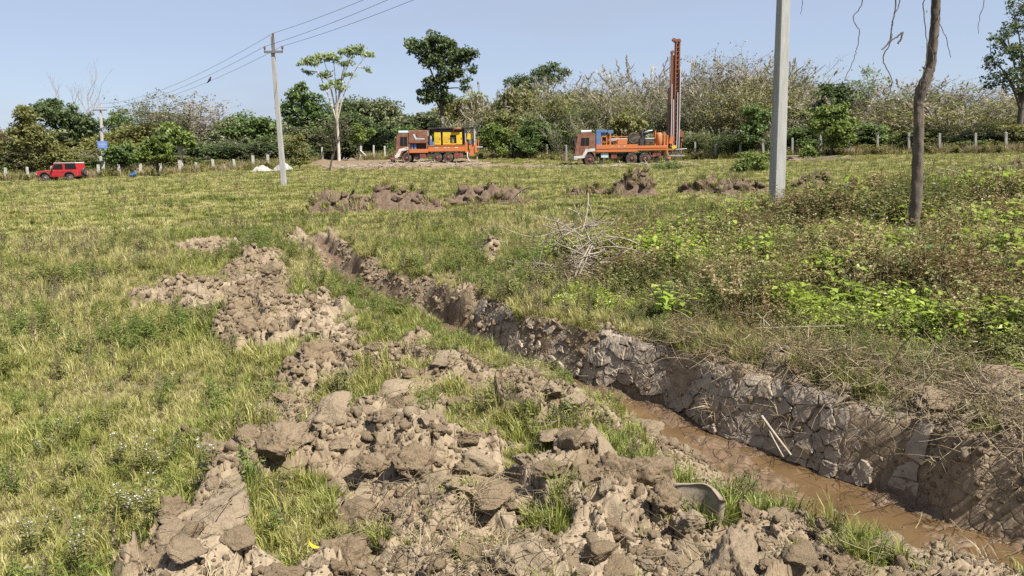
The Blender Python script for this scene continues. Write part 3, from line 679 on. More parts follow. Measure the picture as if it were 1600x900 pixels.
def make_tree(seed, lobes, base, trunk, leaf, dens=1.0, limbs=6, leafL=0.30, leafW=0.16, clus=0.55, flat=0.7, tw=0.05, fork=None, twig=True):
    """lobes: (x, y, z, rx, ry, rz); base (x, z); trunk (radius, fork height). Returns wood mesh, crown mesh, in local metres with the foot at 0"""
    r = np.random.default_rng(seed); wood = Buf(); crown = Buf()
    tr, th = trunk; fk = np.array([fork[0] if fork else 0.0, 0.0, th])
    foot = np.array([0, 0, -0.3]); mid = (foot + fk) / 2 + np.array([r.normal() * .12, r.normal() * .1, 0])
    tpts = bez(foot, mid, fk, 8); wood.tube(tpts, tr * 1.15, tr * 0.7, 8)
    Cs = []; 
    for (x, y, z, rx, ry, rz) in lobes:
        n = max(3, int(dens * 5.5 * (rx * ry * rz) ** (2 / 3) / (clus * clus)))
        p = unit(r.normal(size=(n, 3))) * (r.random(n) ** 0.45)[:, None]
        Cs.append(p * np.array([rx, ry, rz]) * 0.92 + np.array([x, y, z]))
    Cs = np.concatenate(Cs)
    pol = []
    L_ = [np.array(l[:3]) for l in sorted(lobes, key=lambda l: -l[3] * l[5])][:limbs]
    for t in L_:
        h = r.uniform(0.72, 1.0); st = tpts[int(h * 7)]
        c = st + (t - st) * np.array([.35, .35, .6]) + np.array([0, 0, .1 * np.linalg.norm(t - st)]) + r.normal(size=3) * .15
        b = bez(st, c, t, 9); wood.tube(b, tr * r.uniform(.40, .6), tr * .12, 6); pol.append(b)
    allp = np.concatenate(pol + [tpts[5:]])
    for c in Cs:
        d = np.linalg.norm(allp - c, axis=1) + 0.6 * np.maximum(0, allp[:, 2] - c[2]); k = d.argmin()
        if twig and d[k] > clus * .35:
            a = allp[k]; m = (a + c) / 2 + np.array([0, 0, .12 * d[k]]) + r.normal(size=3) * .05 * d[k]
            wood.tube(bez(a, m, c, 5), tw * min(1.0, .4 + d[k] * .25), tw * .2, 4)
    nl = int(leaf)
    K = len(Cs) * nl
    cc = np.repeat(Cs, nl, 0); rr = np.repeat(clus * r.uniform(.7, 1.25, len(Cs)), nl)
    off = unit(r.normal(size=(K, 3))) * (r.random(K) ** 0.5)[:, None] * np.array([1, 1, flat])
    pos = cc + off * rr[:, None]
    out = unit(off + np.array([0, 0, .5]))
    Nn = unit(out * .8 + r.normal(size=(K, 3)) * .55 + np.array([0, 0, .35])); D = unit(r.normal(size=(K, 3)) + np.array([0, 0, -.25]))
    sz = r.uniform(.65, 1.3, K)
    V, q = leaf_quads(pos, D, Nn, leafL * sz, leafW * sz, .12)
    cv = np.repeat(r.normal(.5, .13, len(Cs)), nl) + r.normal(0, .13, K)
    crown.add(V, q, v=np.repeat(np.clip(cv, 0, 1), 4))
    return wood.mesh('trunk', True), crown.mesh('crown')

def make_reed(seed, h, n_st, spread, plume=True, leaf=14):
    """upright clump of tall canes with narrow leaves and pale plumes"""
    r = np.random.default_rng(seed); st = Buf(); lf = Buf(); pl = Buf()
    for k in range(n_st):
        a = r.uniform(0, 6.28); b0 = np.array([math.cos(a), math.sin(a), 0]) * spread * .45 * math.sqrt(r.random()); hh = h * r.uniform(.55, 1.05)
        a += r.normal() * .5
        out = np.array([math.cos(a), math.sin(a), 0]) * spread * r.uniform(.1, .75)
        c = bez(b0, b0 + np.array([0, 0, hh * .6]) + out * .2, b0 + out + np.array([0, 0, hh]), 7)
        st.tube(c, .022, .008, 3, v=r.random())
        m = leaf; t = r.random(m) ** .8; ii = np.minimum((t * 6).astype(int), 5); f = (t * 6 - ii)[:, None]
        p = c[ii] * (1 - f) + c[ii + 1] * f; an = r.uniform(0, 6.28, m)
        D = np.stack([np.cos(an), np.sin(an), r.uniform(.2, 1.3, m)], 1); Ln = r.uniform(.4, .95, m)
        V, q = leaf_quads(p + unit(D) * Ln[:, None] * .5, D, r.normal(size=(m, 3)), Ln, Ln * .09)
        lf.add(V, q, v=np.repeat(np.clip(r.normal(.5, .22, m), 0, 1), 4))
        if plume and r.random() < .75:
            m = 10; tip = c[-1]; d = unit(c[-1] - c[-2]); t = r.random(m)
            p = tip + d * (t * .7)[:, None] + r.normal(size=(m, 3)) * .05 * (1 - t * .6)[:, None]
            V, q = leaf_quads(p, d + r.normal(size=(m, 3)) * .35, r.normal(size=(m, 3)), np.full(m, .32), np.full(m, .08))
            pl.add(V, q, v=np.repeat(np.clip(r.normal(.5, .25, m), 0, 1), 4))
    return st.mesh('cane'), lf.mesh('leaves'), pl.mesh('plume') if pl.V else None

def make_twiggy(seed, h, n_st, spread, leaf=5, lsize=.16):
    """many-stemmed bare shrub with few small leaves"""
    r = np.random.default_rng(seed); st = Buf(); lf = Buf(); tips = []
    for k in range(n_st):
        a = r.uniform(0, 6.28); out = np.array([math.cos(a), math.sin(a), 0]) * spread * r.uniform(.15, 1.0); hh = h * r.uniform(.55, 1.0)
        b0 = out * .12
        c = bez(b0, b0 + out * .15 + np.array([0, 0, hh * .55]), out + np.array([0, 0, hh]), 8) + r.normal(size=(8, 3)) * .06; c[0] = b0
        st.tube(c, .04, .01, 4, v=r.random()); tips.append(c)
        for j in range(9):
            i = r.integers(2, 8); p0 = c[i]; d = unit(np.array([r.normal(), r.normal(), r.uniform(.1, 1.6)])); ln = r.uniform(.5, 1.5)
            cc = bez(p0, p0 + d * ln * .5 + r.normal(size=3) * .08, p0 + d * ln + np.array([0, 0, .12]), 5); st.tube(cc, .014, .005, 3, v=r.random()); tips.append(cc)
            for _ in range(3):
                q0 = cc[r.integers(1, 5)]; d2 = unit(d + r.normal(size=3) * .7); c2 = bez(q0, q0 + d2 * .25 + r.normal(size=3) * .04, q0 + d2 * .55, 4); st.tube(c2, .008, .003, 3, v=r.random()); tips.append(c2)
    for c in tips:
        m = r.poisson(leaf)
        if m == 0: continue
        p = c[r.integers(1, len(c), m)] + r.normal(size=(m, 3)) * .09
        V, q = leaf_quads(p, r.normal(size=(m, 3)), r.normal(size=(m, 3)) + np.array([0, 0, .6]), r.uniform(.7, 1.3, m) * lsize, r.uniform(.7, 1.3, m) * lsize * .55)
        lf.add(V, q, v=np.repeat(np.clip(r.normal(.5, .22, m), 0, 1), 4))
    return st.mesh('stems'), lf.mesh('leaves')

G = lambda *a: a
M_LEAF = {
    'dark': leafmat('dark_leaf', [(0.048, 0.074, 0.026), (0.086, 0.120, 0.043), (0.138, 0.180, 0.066)], 0.35),
    'mid': leafmat('mid_leaf', [(0.070, 0.108, 0.030), (0.114, 0.168, 0.046), (0.174, 0.234, 0.070)], 0.38),
    'olive': leafmat('olive_leaf', [(0.114, 0.118, 0.034), (0.180, 0.180, 0.054), (0.252, 0.246, 0.084)], 0.38),
    'bright': leafmat('bright_leaf', [(0.075, 0.105, 0.025), (0.145, 0.195, 0.042), (0.225, 0.28, 0.075)], 0.45),
    'grey': leafmat('grey_leaf', [(0.096, 0.114, 0.050), (0.144, 0.162, 0.072), (0.198, 0.210, 0.102)], 0.30),
    'tan': leafmat('tan_leaf', [(0.156, 0.132, 0.072), (0.222, 0.192, 0.108), (0.300, 0.258, 0.156)], 0.30),
    'pink': leafmat('pink_leaf', [(0.180, 0.150, 0.114), (0.246, 0.210, 0.162), (0.324, 0.270, 0.222)], 0.30),
    'plume': leafmat('pale_plume', [(0.27, 0.235, 0.18), (0.36, 0.315, 0.25), (0.46, 0.41, 0.34)], 0.40),
    'reed': leafmat('reed_leaf', [(0.108, 0.126, 0.036), (0.168, 0.180, 0.060), (0.240, 0.234, 0.096)], 0.35),
    'pale': leafmat('pale_green_leaf', [(0.130, 0.170, 0.065), (0.235, 0.292, 0.121), (0.389, 0.454, 0.227)], 0.40),
}
M_BARK = {
    'grey': barkmat('grey_bark', (.10, .085, .065), (.20, .175, .14)),
    'dark': barkmat('dark_bark', (.045, .035, .026), (.10, .08, .06)),
    'pale': barkmat('pale_bark', (.30, .26, .20), (.50, .45, .37)),
    'twig': barkmat('twig_bark', (.15, .12, .085), (.28, .235, .175)),
    'dry': barkmat('dry_branch', (.22, .18, .13), (.42, .36, .275), 20, .3),
}

# ------------------------------------------------------------------ trees that can be told apart
def px_tree(name, label, seed, u, vb, d, lobes_px, leafmat_, bark='grey', trunk_r=.2, fork_v=None, cat='tree', extra=None, depth=1.0, **k):
    """lobes given as photo outlines (u, v, ru, rv) at forward distance d"""
    p = at(u, vb, d); z0 = zs(p.x, p.y); m = d / F
    lob = []
    rr = random.Random(seed)
    for (lu, lv, ru, rv) in lobes_px:
        q = at(lu, lv, d); lob.append((q.x - p.x, rr.uniform(-.35, .35) * ru * m * depth, q.z - z0, ru * m, ru * m * rr.uniform(.7, 1.0) * depth, rv * m))
    fh = (at(u, fork_v, d).z - z0) if fork_v else max(.5, min(l[2] for l in lob) * .8)
    wm, cm = make_tree(seed, lob, None, (trunk_r, fh), k.pop('leaf', 16), **k)
    t = thing(name, label, cat, (p.x, p.y, z0))
    link('trunk', wm, M_BARK[bark], t); tag(link('crown', cm, M_LEAF[leafmat_], t), kind='stuff')
    if extra: extra(t, p, z0)
    return t
px_tree('umbrella_tree', 'tall flat topped tree with pale forked trunk and thin open crown', 1, 529, 238, 84,
        [(487, 96, 17, 7), (503, 88, 17, 7), (520, 90, 18, 7), (548, 82, 20, 8), (560, 76, 14, 6), (575, 84, 12, 7), (478, 113, 9, 4), (510, 118, 12, 6), (522, 130, 14, 7), (505, 137, 10, 5), (546, 118, 10, 4), (577, 108, 7, 5), (535, 140, 9, 6), (540, 100, 14, 5), (470, 100, 6, 5)],
        'pale', 'pale', .17, 168, clus=.45, leaf=16, limbs=9, leafL=.36, leafW=.15, flat=.5, tw=.05, dens=1.0)
px_tree('tall_tree', 'tallest dark leafed tree rising above the thicket behind the compressor truck', 2, 692, 225, 90,
        [(690, 72, 24, 16), (657, 76, 22, 14), (716, 88, 22, 18), (645, 66, 12, 9), (680, 95, 24, 14), (704, 112, 26, 16), (682, 130, 20, 12), (735, 84, 10, 12), (668, 148, 18, 14), (695, 150, 18, 14), (728, 132, 8, 14), (676, 60, 16, 9), (738, 108, 8, 6)],
        'dark', 'dark', .32, 150, clus=.55, leaf=26, limbs=8, leafL=.38, leafW=.22, dens=1.05)
px_tree('dark_tree', 'broad dark green tree behind the red car, left of the sign pole', 3, 110, 255, 88,
        [(92, 182, 40, 22), (118, 202, 32, 28), (70, 168, 22, 12), (55, 176, 18, 12), (140, 205, 20, 28), (95, 222, 40, 24), (130, 232, 28, 18), (30, 215, 20, 25), (85, 160, 12, 7)], 'dark', 'dark', .3, 235, clus=.6, leaf=28, leafL=.36, leafW=.22, dens=1.15)
px_tree('olive_tree', 'olive yellow bushy tree just left of the red car', 4, 52, 262, 72,
        [(45, 186, 19, 20), (38, 212, 28, 24), (68, 216, 24, 20), (84, 236, 20, 16), (22, 232, 20, 22), (62, 248, 32, 16), (97, 246, 13, 10), (40, 172, 10, 9)], 'olive', 'grey', .2, 245, clus=.5, leaf=24, leafL=.34, leafW=.16, dens=1.2)
px_tree('tan_bush', 'dry tan bush at the left edge of the picture', 5, 4, 262, 74, [(6, 222, 16, 20), (-16, 215, 22, 28), (12, 245, 16, 14)], 'tan', 'twig', .1, 255, cat='bush', clus=.5, leaf=18, leafL=.3)
px_tree('bright_tree', 'bright green small tree growing right at the fence line, left of the gravel', 6, 246, 277, 65,
        [(243, 224, 18, 11), (230, 236, 16, 12), (262, 232, 14, 11), (247, 243, 24, 10), (258, 213, 10, 6), (222, 246, 12, 9)], 'bright', 'dark', .09, 262, clus=.34, leaf=24, leafL=.30, leafW=.17, dens=1.1)
px_tree('bright_tree', 'bright green tree with pale slanting stems behind the fence', 7, 285, 266, 70, [(272, 204, 20, 9), (290, 212, 18, 12), (262, 197, 10, 5), (300, 224, 10, 8), (278, 218, 18, 8)], 'bright', 'pale', .12, 240, clus=.4, leaf=20, leafL=.32, leafW=.18)
px_tree('small_tree', 'mid green low tree right of the blue sign', 8, 190, 274, 69.5, [(180, 240, 16, 12), (200, 236, 16, 12), (212, 246, 14, 12), (170, 246, 12, 10), (192, 250, 22, 10)], 'mid', 'dark', .1, 260, clus=.4, leaf=24, leafL=.3)
px_tree('round_tree', 'rounded mid green tree behind the blue sign, against the sky', 9, 186, 255, 98, [(186, 182, 18, 14), (176, 196, 18, 18), (200, 200, 18, 18), (188, 214, 24, 20)], 'mid', 'grey', .2, 225, clus=.6, leaf=22, leafL=.36)
px_tree('round_tree', 'large mid green tree behind the umbrella tree, right of the near power pole', 10, 474, 245, 95,
        [(470, 150, 22, 16), (450, 170, 18, 20), (494, 172, 22, 24), (474, 186, 30, 24), (486, 210, 28, 20), (448, 200, 18, 22), (470, 134, 12, 9), (510, 195, 14, 22)], 'mid', 'dark', .3, 220, clus=.6, leaf=26, leafL=.38, leafW=.22, dens=1.1)
px_tree('sapling', 'feathery olive sapling beside the gravel piles', 11, 468, 267, 64, [(462, 222, 13, 11), (452, 236, 14, 12), (472, 240, 12, 14), (462, 252, 15, 9), (468, 212, 6, 6)], 'olive', 'grey', .05, 258, clus=.3, leaf=20, leafL=.22, leafW=.08, dens=.9)
px_tree('small_tree', 'small bright green tree with bent stem behind the dirt track', 12, 561, 246, 84, [(567, 210, 16, 11), (555, 216, 12, 9), (580, 206, 8, 6), (560, 200, 8, 5)], 'bright', 'grey', .08, 228, clus=.4, leaf=20, leafL=.3)
px_tree('climber_bush', 'bright green creeper covered bush at the tail of the compressor truck', 13, 775, 246, 83, [(772, 203, 18, 11), (786, 210, 13, 14), (765, 220, 15, 15), (782, 232, 15, 12), (758, 208, 8, 7)], 'bright', 'dark', .1, 236, cat='bush', clus=.4, leaf=22, leafL=.26, leafW=.19)
px_tree('yellow_bush', 'yellowish green bush rising behind the bed of the drilling truck', 14, 982, 248, 76, [(982, 188, 20, 11), (965, 196, 15, 12), (1000, 198, 13, 12), (978, 212, 26, 14)], 'olive', 'dark', .12, 230, cat='bush', clus=.42, leaf=22, leafL=.3)
px_tree('two_tone_bush', 'dark brownish green bushy tree above the bright bush right of the near pole', 15, 1308, 243, 68, [(1308, 138, 20, 12), (1292, 150, 16, 15), (1324, 150, 18, 14), (1308, 166, 30, 16), (1282, 172, 12, 12)], 'dark', 'dark', .15, 200, clus=.5, leaf=26, leafL=.3, leafW=.18)
px_tree('bright_bush', 'bright green bush on the fence line right of the near concrete pole', 16, 1300, 244, 62, [(1290, 178, 20, 14), (1315, 174, 18, 12), (1300, 198, 32, 16), (1330, 196, 13, 14), (1272, 192, 10, 10), (1310, 218, 28, 13)], 'bright', 'dark', .12, 226, cat='bush', clus=.42, leaf=26, leafL=.27, leafW=.18)
px_tree('green_bush', 'rounded green bush between the drilling mast and the near concrete pole', 17, 1185, 246, 69, [(1178, 172, 16, 11), (1194, 180, 16, 14), (1182, 198, 24, 16), (1172, 216, 20, 14)], 'mid', 'dark', .12, 228, cat='bush', clus=.45, leaf=26, leafL=.28)
px_tree('feathery_tree', 'grey green feathery tree left of the near tree trunk', 18, 1352, 236, 72, [(1352, 112, 14, 11), (1342, 130, 18, 14), (1364, 132, 16, 16), (1348, 152, 20, 14), (1372, 112, 8, 8)], 'pale', 'grey', .12, 190, clus=.5, leaf=11, leafL=.24, leafW=.08, limbs=5)
px_tree('dark_tree', 'dark small crowned tree above the thicket, centre skyline', 19, 855, 230, 102, [(862, 105, 18, 8), (845, 112, 18, 9), (880, 114, 13, 8), (858, 122, 28, 10)], 'dark', 'dark', .2, 140, clus=.6, leaf=22, leafL=.36)
px_tree('dark_tree', 'dark green tree top left of the centre skyline tree', 20, 815, 230, 100, [(820, 122, 16, 8), (802, 130, 16, 9), (834, 128, 12, 9), (815, 140, 24, 12)], 'dark', 'dark', .2, 150, clus=.6, leaf=22, leafL=.36)
px_tree('tall_tree', 'tall grey green tree at the right edge with foliage against the sky', 21, 1590, 235, 58,
        [(1560, 60, 18, 12), (1590, 40, 22, 14), (1575, 80, 24, 14), (1552, 95, 18, 14), (1600, 100, 26, 18), (1565, 118, 22, 14), (1620, 60, 30, 30), (1545, 130, 16, 10), (1595, 135, 30, 14), (1640, 110, 35, 30), (1610, 10, 30, 16), (1580, 5, 10, 8)], 'dark', 'dark', .24, 145, clus=.4, leaf=17, leafL=.22, leafW=.12, limbs=9, dens=.85)
px_tree('field_bush', 'yellow green bush standing in the field left of the near concrete pole', 22, 1178, 280, 38, [(1174, 244, 18, 9), (1192, 250, 15, 11), (1164, 256, 20, 13), (1188, 264, 22, 12), (1150, 264, 12, 9), (1174, 268, 26, 8)], 'bright', 'twig', .05, 276, cat='bush', clus=.3, leaf=26, leafL=.17, leafW=.09)
px_tree('field_bush', 'low bright green tuft bush in front of the drilling mast', 23, 1046, 272, 46, [(1046, 260, 20, 8), (1030, 264, 14, 6), (1062, 264, 14, 6)], 'bright', 'twig', .04, 268, cat='bush', clus=.22, leaf=26, leafL=.26, leafW=.03)
px_tree('field_bush', 'small leafy bush at the foot of the fence right of the near concrete pole', 24, 1262, 250, 56, [(1262, 232, 10, 8), (1254, 240, 8, 6), (1270, 240, 8, 6)], 'bright', 'twig', .04, 246, cat='bush', clus=.26, leaf=22, leafL=.18, leafW=.12)

def bare_tree(name, label, seed, u, vb, d, height, r0, spread, bark, levels=4, up=.8, loc_h=.45):
    r = np.random.default_rng(seed); b = Buf(); p = at(u, vb, d); z0 = zs(p.x, p.y)
    def grow(p0, dr, ln, rad, lv):
        n = 6; c = [p0]
        for i in range(n - 1): dr = unit(dr + r.normal(size=3) * .10 + np.array([0, 0, .03])); c.append(c[-1] + dr * ln / (n - 1))
        c = np.array(c); b.tube(c, rad, rad * .55, 5 if lv < 2 else 3)
        if lv >= levels: return
        for k in range(3 if lv else 5):
            i = int(r.integers(2, n)) if k else n - 1
            a = r.uniform(0, 6.28); side = np.array([math.cos(a), math.sin(a) * .6, 0]) * spread
            grow(c[i], unit(dr * up + side * r.uniform(.4, 1.0) + np.array([0, 0, .35])), ln * r.uniform(.5, .75), rad * .5, lv + 1)
    grow(np.array([0, 0, -.2]), np.array([0.0, 0, 1]), height * loc_h, r0, 0)
    t = thing(name, label, 'tree', (p.x, p.y, z0)); link('trunk', b.mesh('trunk', True), M_BARK[bark], t); return t
bare_tree('bare_tree', 'leafless tree with fanned thin branches above the dark tree behind the sign pole', 31, 143, 250, 92, 11.5, .12, 1.0, 'twig', 4, .75, .5)
bare_tree('bare_tree', 'small thin leafless tree with dark stem beside the dirt track', 32, 515, 262, 62, 4.2, .09, .6, 'dark', 3, .9, .6)

# ------------------------------------------------------------------ the thicket behind the fence: single shrubs, cane clumps and bare bushes
BUSH = []
for k in range(6):
    rr = random.Random(500 + k); lob = []
    for j in range(9):
        a = rr.uniform(0, 6.28); q = rr.uniform(.1, .8); lob.append((math.cos(a) * q * 1.5, math.sin(a) * q * 1.5, rr.uniform(.5, 2.9) * (1.1 - .3 * q), rr.uniform(.6, .95), rr.uniform(.6, .95), rr.uniform(.5, .8)))
    BUSH.append(make_tree(500 + k, lob, None, (.1, .5), 40, clus=.42, leafL=.19, leafW=.10, dens=1.15))
REED = [make_reed(600 + k, 5.2, 60, 2.4) for k in range(4)]
TWIG = [make_twiggy(700 + k, 5.0, 30, 2.0, 2.6, .12) for k in range(4)]
TWIGL = [make_twiggy(720 + k, 5.0, 28, 2.0, 6.0, .14) for k in range(3)]
trs = random.Random(77)
def put_bush(u, d, w, h, mat, label, group, name='thicket_bush'):
    p = at(u, 250, d); wm, cm = BUSH[trs.randrange(6)]
    t = thing(name, label, 'bush', (p.x, p.y, zs(p.x, p.y)), trs.uniform(0, 6.28), group, (w / 2.2, w / 2.2, h / 3.4))
    a = link('trunk', wm, None, t); c = tag(link('crown', cm, None, t), kind='stuff')
    for o, m in ((a, M_BARK['dark']), (c, M_LEAF[mat])):
        if len(o.data.materials) == 0: o.data.materials.append(m)
        o.material_slots[0].link = 'OBJECT'; o.material_slots[0].material = m
    return t
def put_reed(u, d, w, h, lm, label, group):
    p = at(u, 250, d); s, l, pm = REED[trs.randrange(4)]
    t = thing('cane_clump', label, 'reeds', (p.x, p.y, zs(p.x, p.y)), trs.uniform(0, 6.28), group, (w / 2.4, w / 2.4, h / 5.2))
    for nm, me, m in (('cane', s, M_BARK['twig']), ('leaves', l, M_LEAF[lm]), ('plume', pm, M_LEAF['plume'])):
        o = tag(link(nm, me, None, t), kind='stuff')
        if len(me.materials) == 0: me.materials.append(m)
        o.material_slots[0].link = 'OBJECT'; o.material_slots[0].material = m
    return t
def put_twig(u, d, w, h, lm, label, group, leafy=False):
    p = at(u, 250, d); s, l = (TWIGL if leafy else TWIG)[trs.randrange(3)]
    t = thing('bare_shrub', label, 'shrub', (p.x, p.y, zs(p.x, p.y)), trs.uniform(0, 6.28), group, (w / 2.0, w / 2.0, h / 5.0))
    for nm, me, m in (('stems', s, M_BARK['twig']), ('leaves', l, M_LEAF[lm])):
        o = tag(link(nm, me, None, t), kind='stuff')
        if len(me.materials) == 0: me.materials.append(m)
        o.material_slots[0].link = 'OBJECT'; o.material_slots[0].material = m
    return t
FD = [(-200, 68), (0, 68), (430, 70), (480, 86), (620, 87), (800, 85), (900, 76), (1090, 72), (1300, 63), (1571, 56), (1800, 52)]
def fence_d(u): return float(np.interp(u, [a for a, _ in FD], [b for _, b in FD]))
TOPV = [(-150, 200), (0, 200), (60, 190), (150, 205), (200, 195), (240, 180), (290, 158), (330, 178), (370, 182), (420, 190), (470, 190), (540, 160), (570, 148), (620, 158), (655, 178), (700, 158), (750, 145), (800, 138), (850, 130), (900, 128), (960, 130), (1000, 128), (1060, 124),
        (1100, 112), (1150, 108), (1200, 106), (1250, 118), (1290, 150), (1330, 155), (1370, 138), (1410, 132), (1460, 138), (1510, 146), (1560, 150), (1620, 140), (1800, 140)]
def top_v(u): return float(np.interp(u, [a for a, _ in TOPV], [b for _, b in TOPV]))
def zone(u):
    for a, b, s in [(-999, 30, 'left of the olive tree'), (30, 160, 'behind the red car'), (160, 240, 'behind the blue sign'), (240, 330, 'behind the bright green trees'), (330, 440, 'behind the gravel piles'),
                    (440, 540, 'behind the umbrella tree'), (540, 620, 'left of the compressor truck'), (620, 760, 'behind the compressor truck'), (760, 890, 'between the two trucks'),
                    (890, 1035, 'behind the drilling truck'), (1035, 1120, 'behind the drilling mast'), (1120, 1225, 'left of the near concrete pole'), (1225, 1420, 'between near pole and near trunk'), (1420, 9999, 'right of the near trunk')]:
        if a <= u < b: return s
def hgt(u, d, v):
    q = at(u, v, d); return q.z - zs(q.x, q.y)
# back row on the skyline
u = -120.0
while u < 1720:
    d = fence_d(u) + trs.uniform(12, 18); h = hgt(u, d, top_v(u) + trs.uniform(-4, 10)); z_ = zone(u)
    if u < 220 or 340 <= u < 680: put_bush(u, d, trs.uniform(4.6, 6.0), h, trs.choice(['mid', 'grey', 'dark', 'grey'] if u > 340 else ['grey', 'olive', 'mid']), 'tall leafy bush on the skyline ' + z_, 'skyline bushes ' + z_)
    elif u < 340: put_twig(u, d, trs.uniform(4.5, 5.5), h * 1.05, 'pink' if 265 < u < 310 else 'grey', 'pinkish twiggy shrub on the skyline ' + z_, 'skyline twiggy shrubs ' + z_, True)
    elif u < 900: (put_reed if trs.random() < .45 else put_bush)(u, d, trs.uniform(4.5, 5.5), h, trs.choice(['reed', 'grey', 'olive']), 'tall grey green growth on the skyline ' + z_, 'skyline growth ' + z_)
    elif u < 1260: (put_reed if trs.random() < .4 else put_twig)(u, d, trs.uniform(3.8, 5.0), h * 1.06, trs.choice(['pink', 'plume', 'grey', 'tan', 'grey']), 'pale pinkish bare topped shrub on the skyline ' + z_, 'skyline bare shrubs ' + z_)
    else: (put_reed if trs.random() < .5 else put_twig)(u, d, trs.uniform(4.0, 5.0), h, trs.choice(['grey', 'tan', 'reed']), 'pale dry growth on the skyline ' + z_, 'skyline dry growth ' + z_)
    u += trs.uniform(26, 40) if u > 620 else trs.uniform(34, 50)
# fuller growth close behind the skyline row
u = -130.0
while u < 1720:
    d = fence_d(u) + trs.uniform(19, 24); h = hgt(u, d, top_v(u) + trs.uniform(6, 18)); z_ = zone(u)
    put_bush(u, d, trs.uniform(5.0, 6.5), h, trs.choice(['mid', 'grey', 'grey', 'olive']), 'leafy bush in the rearmost row ' + z_, 'rearmost bushes ' + z_)
    u += trs.uniform(34, 48)
# middle row
u = -110.0
while u < 1700:
    d = fence_d(u) + trs.uniform(6.5, 10); h = hgt(u, d, top_v(u) + trs.uniform(18, 50)); z_ = zone(u)
    if u < 640: k = trs.choice(['bush', 'bush', 'twig']); mt = trs.choice(['grey', 'mid', 'olive', 'dark'])
    elif u < 770: k = trs.choice(['reed', 'reed', 'bush']); mt = trs.choice(['reed', 'tan', 'dark'])
    elif u < 1260: k = trs.choice(['twig', 'reed', 'bush', 'reed']); mt = trs.choice(['grey', 'olive', 'mid', 'reed', 'pale'])
    else: k = trs.choice(['reed', 'bush', 'twig', 'reed']); mt = trs.choice(['reed', 'grey', 'olive', 'tan'])
    w = trs.uniform(3.8, 5.2)
    if u < 150: u += 30; continue
    if k == 'bush': put_bush(u, d, w, h, mt, 'dense bush in the middle of the thicket ' + z_, 'mid thicket bushes ' + z_)
    elif k == 'reed': put_reed(u, d, w, h * 1.05, mt, 'plumed cane clump in the thicket ' + z_, 'cane clumps ' + z_)
    else: put_twig(u, d, w, h, mt, 'twiggy shrub in the middle of the thicket ' + z_, 'mid thicket shrubs ' + z_, True)
    u += trs.uniform(30, 46)
# front row along the fence
u = -100.0
while u < 1680:
    if 476 < u < 622: u += 8; continue           # the dirt track comes through here
    d = fence_d(u) + (trs.uniform(2.0, 4.5) if u > 430 else trs.uniform(4.5, 7)); h = hgt(u, d, trs.uniform(192, 222) if u > 430 else trs.uniform(236, 252)); z_ = zone(u)
    k = trs.random(); mt = trs.choice(['mid', 'olive', 'reed', 'grey', 'mid'])
    if k < .62: put_bush(u, d, trs.uniform(3.0, 4.4), h, mt, 'low green bush at the front of the thicket ' + z_, 'front thicket bushes ' + z_)
    elif k < .8: put_twig(u, d, trs.uniform(3, 4), h * 1.1, mt, 'low twiggy shrub at the front of the thicket ' + z_, 'front thicket shrubs ' + z_, True)
    else: put_reed(u, d, trs.uniform(2.6, 3.6), h * 1.1, mt, 'short cane clump at the front of the thicket ' + z_, 'front cane clumps ' + z_)
    u += trs.uniform(26, 40)

# ------------------------------------------------------------------ grass
def herb(seed, h, st, lv, ll, lw, spread=.22, droop=.3):
    r = np.random.default_rng(seed); B = Buf()
    for k in range(st):
        a = r.uniform(0, 6.28); o = np.array([math.cos(a), math.sin(a), 0]) * spread * r.uniform(.2, 1); hh = h * r.uniform(.5, 1.05)
        c = bez(np.array([0, 0, -.02]) + o * .15, o * .35 + np.array([0, 0, hh * .6]), o + np.array([0, 0, hh]), 6) + r.normal(size=(6, 3)) * .01; B.tube(c, .004, .0015, 3, v=.35)
        t = r.uniform(.15, 1, lv); ii = np.minimum((t * 5).astype(int), 4); f = (t * 5 - ii)[:, None]; p = c[ii] * (1 - f) + c[ii + 1] * f
        an = r.uniform(0, 6.28, lv); D = np.stack([np.cos(an), np.sin(an), r.uniform(-droop, .6, lv)], 1); s = r.uniform(.6, 1.25, lv)
        V, q = leaf_quads(p + unit(D) * (ll * s * .6)[:, None], D, np.stack([r.normal(0, .4, lv), r.normal(0, .4, lv), np.ones(lv)], 1), ll * s, lw * s, .15); B.add(V, q, v=np.repeat(np.clip(r.normal(.5, .2, lv), 0, 1), 4))
    return B.mesh('herb')
def tuft(seed, n, h, sp, w, bend=.5, flat=0.0, seedhead=0):
    r = np.random.default_rng(seed); B = Buf()
    a = r.uniform(0, 6.28, n); q = np.sqrt(r.random(n)) * sp; b0 = np.stack([np.cos(a) * q, np.sin(a) * q, np.full(n, -.015)], 1)
    a2 = a + r.normal(0, .9, n); hh = h * r.uniform(.45, 1.1, n); bd = bend * r.uniform(.3, 1.3, n)
    dirn = np.stack([np.cos(a2), np.sin(a2), np.zeros(n)], 1); side = np.stack([-np.sin(a2 + r.normal(0, .6, n)), np.cos(a2 + r.normal(0, .6, n)), np.zeros(n)], 1)
    up = np.array([0, 0, 1.0]); ww = (w * r.uniform(.6, 1.3, n))[:, None]
    H = hh[:, None]; Bd = bd[:, None]
    m1 = b0 + up * H * .55 * (1 - flat * .5) + dirn * H * Bd * .22; tip = b0 + up * H * (1 - .35 * Bd) * (1 - flat * .6) + dirn * H * Bd * .9
    V = np.stack([b0 - side * ww * .5, b0 + side * ww * .5, m1 + side * ww * .42, m1 - side * ww * .42, tip], 1).reshape(-1, 3)
    i = np.arange(n)[:, None] * 5
    B.add(V, np.concatenate([i, i + 1, i + 2, i + 3], 1), np.concatenate([i + 3, i + 2, i + 4], 1), np.repeat(np.clip(r.normal(.5, .2, n), 0, 1), 5))
    return B.mesh('tuft')
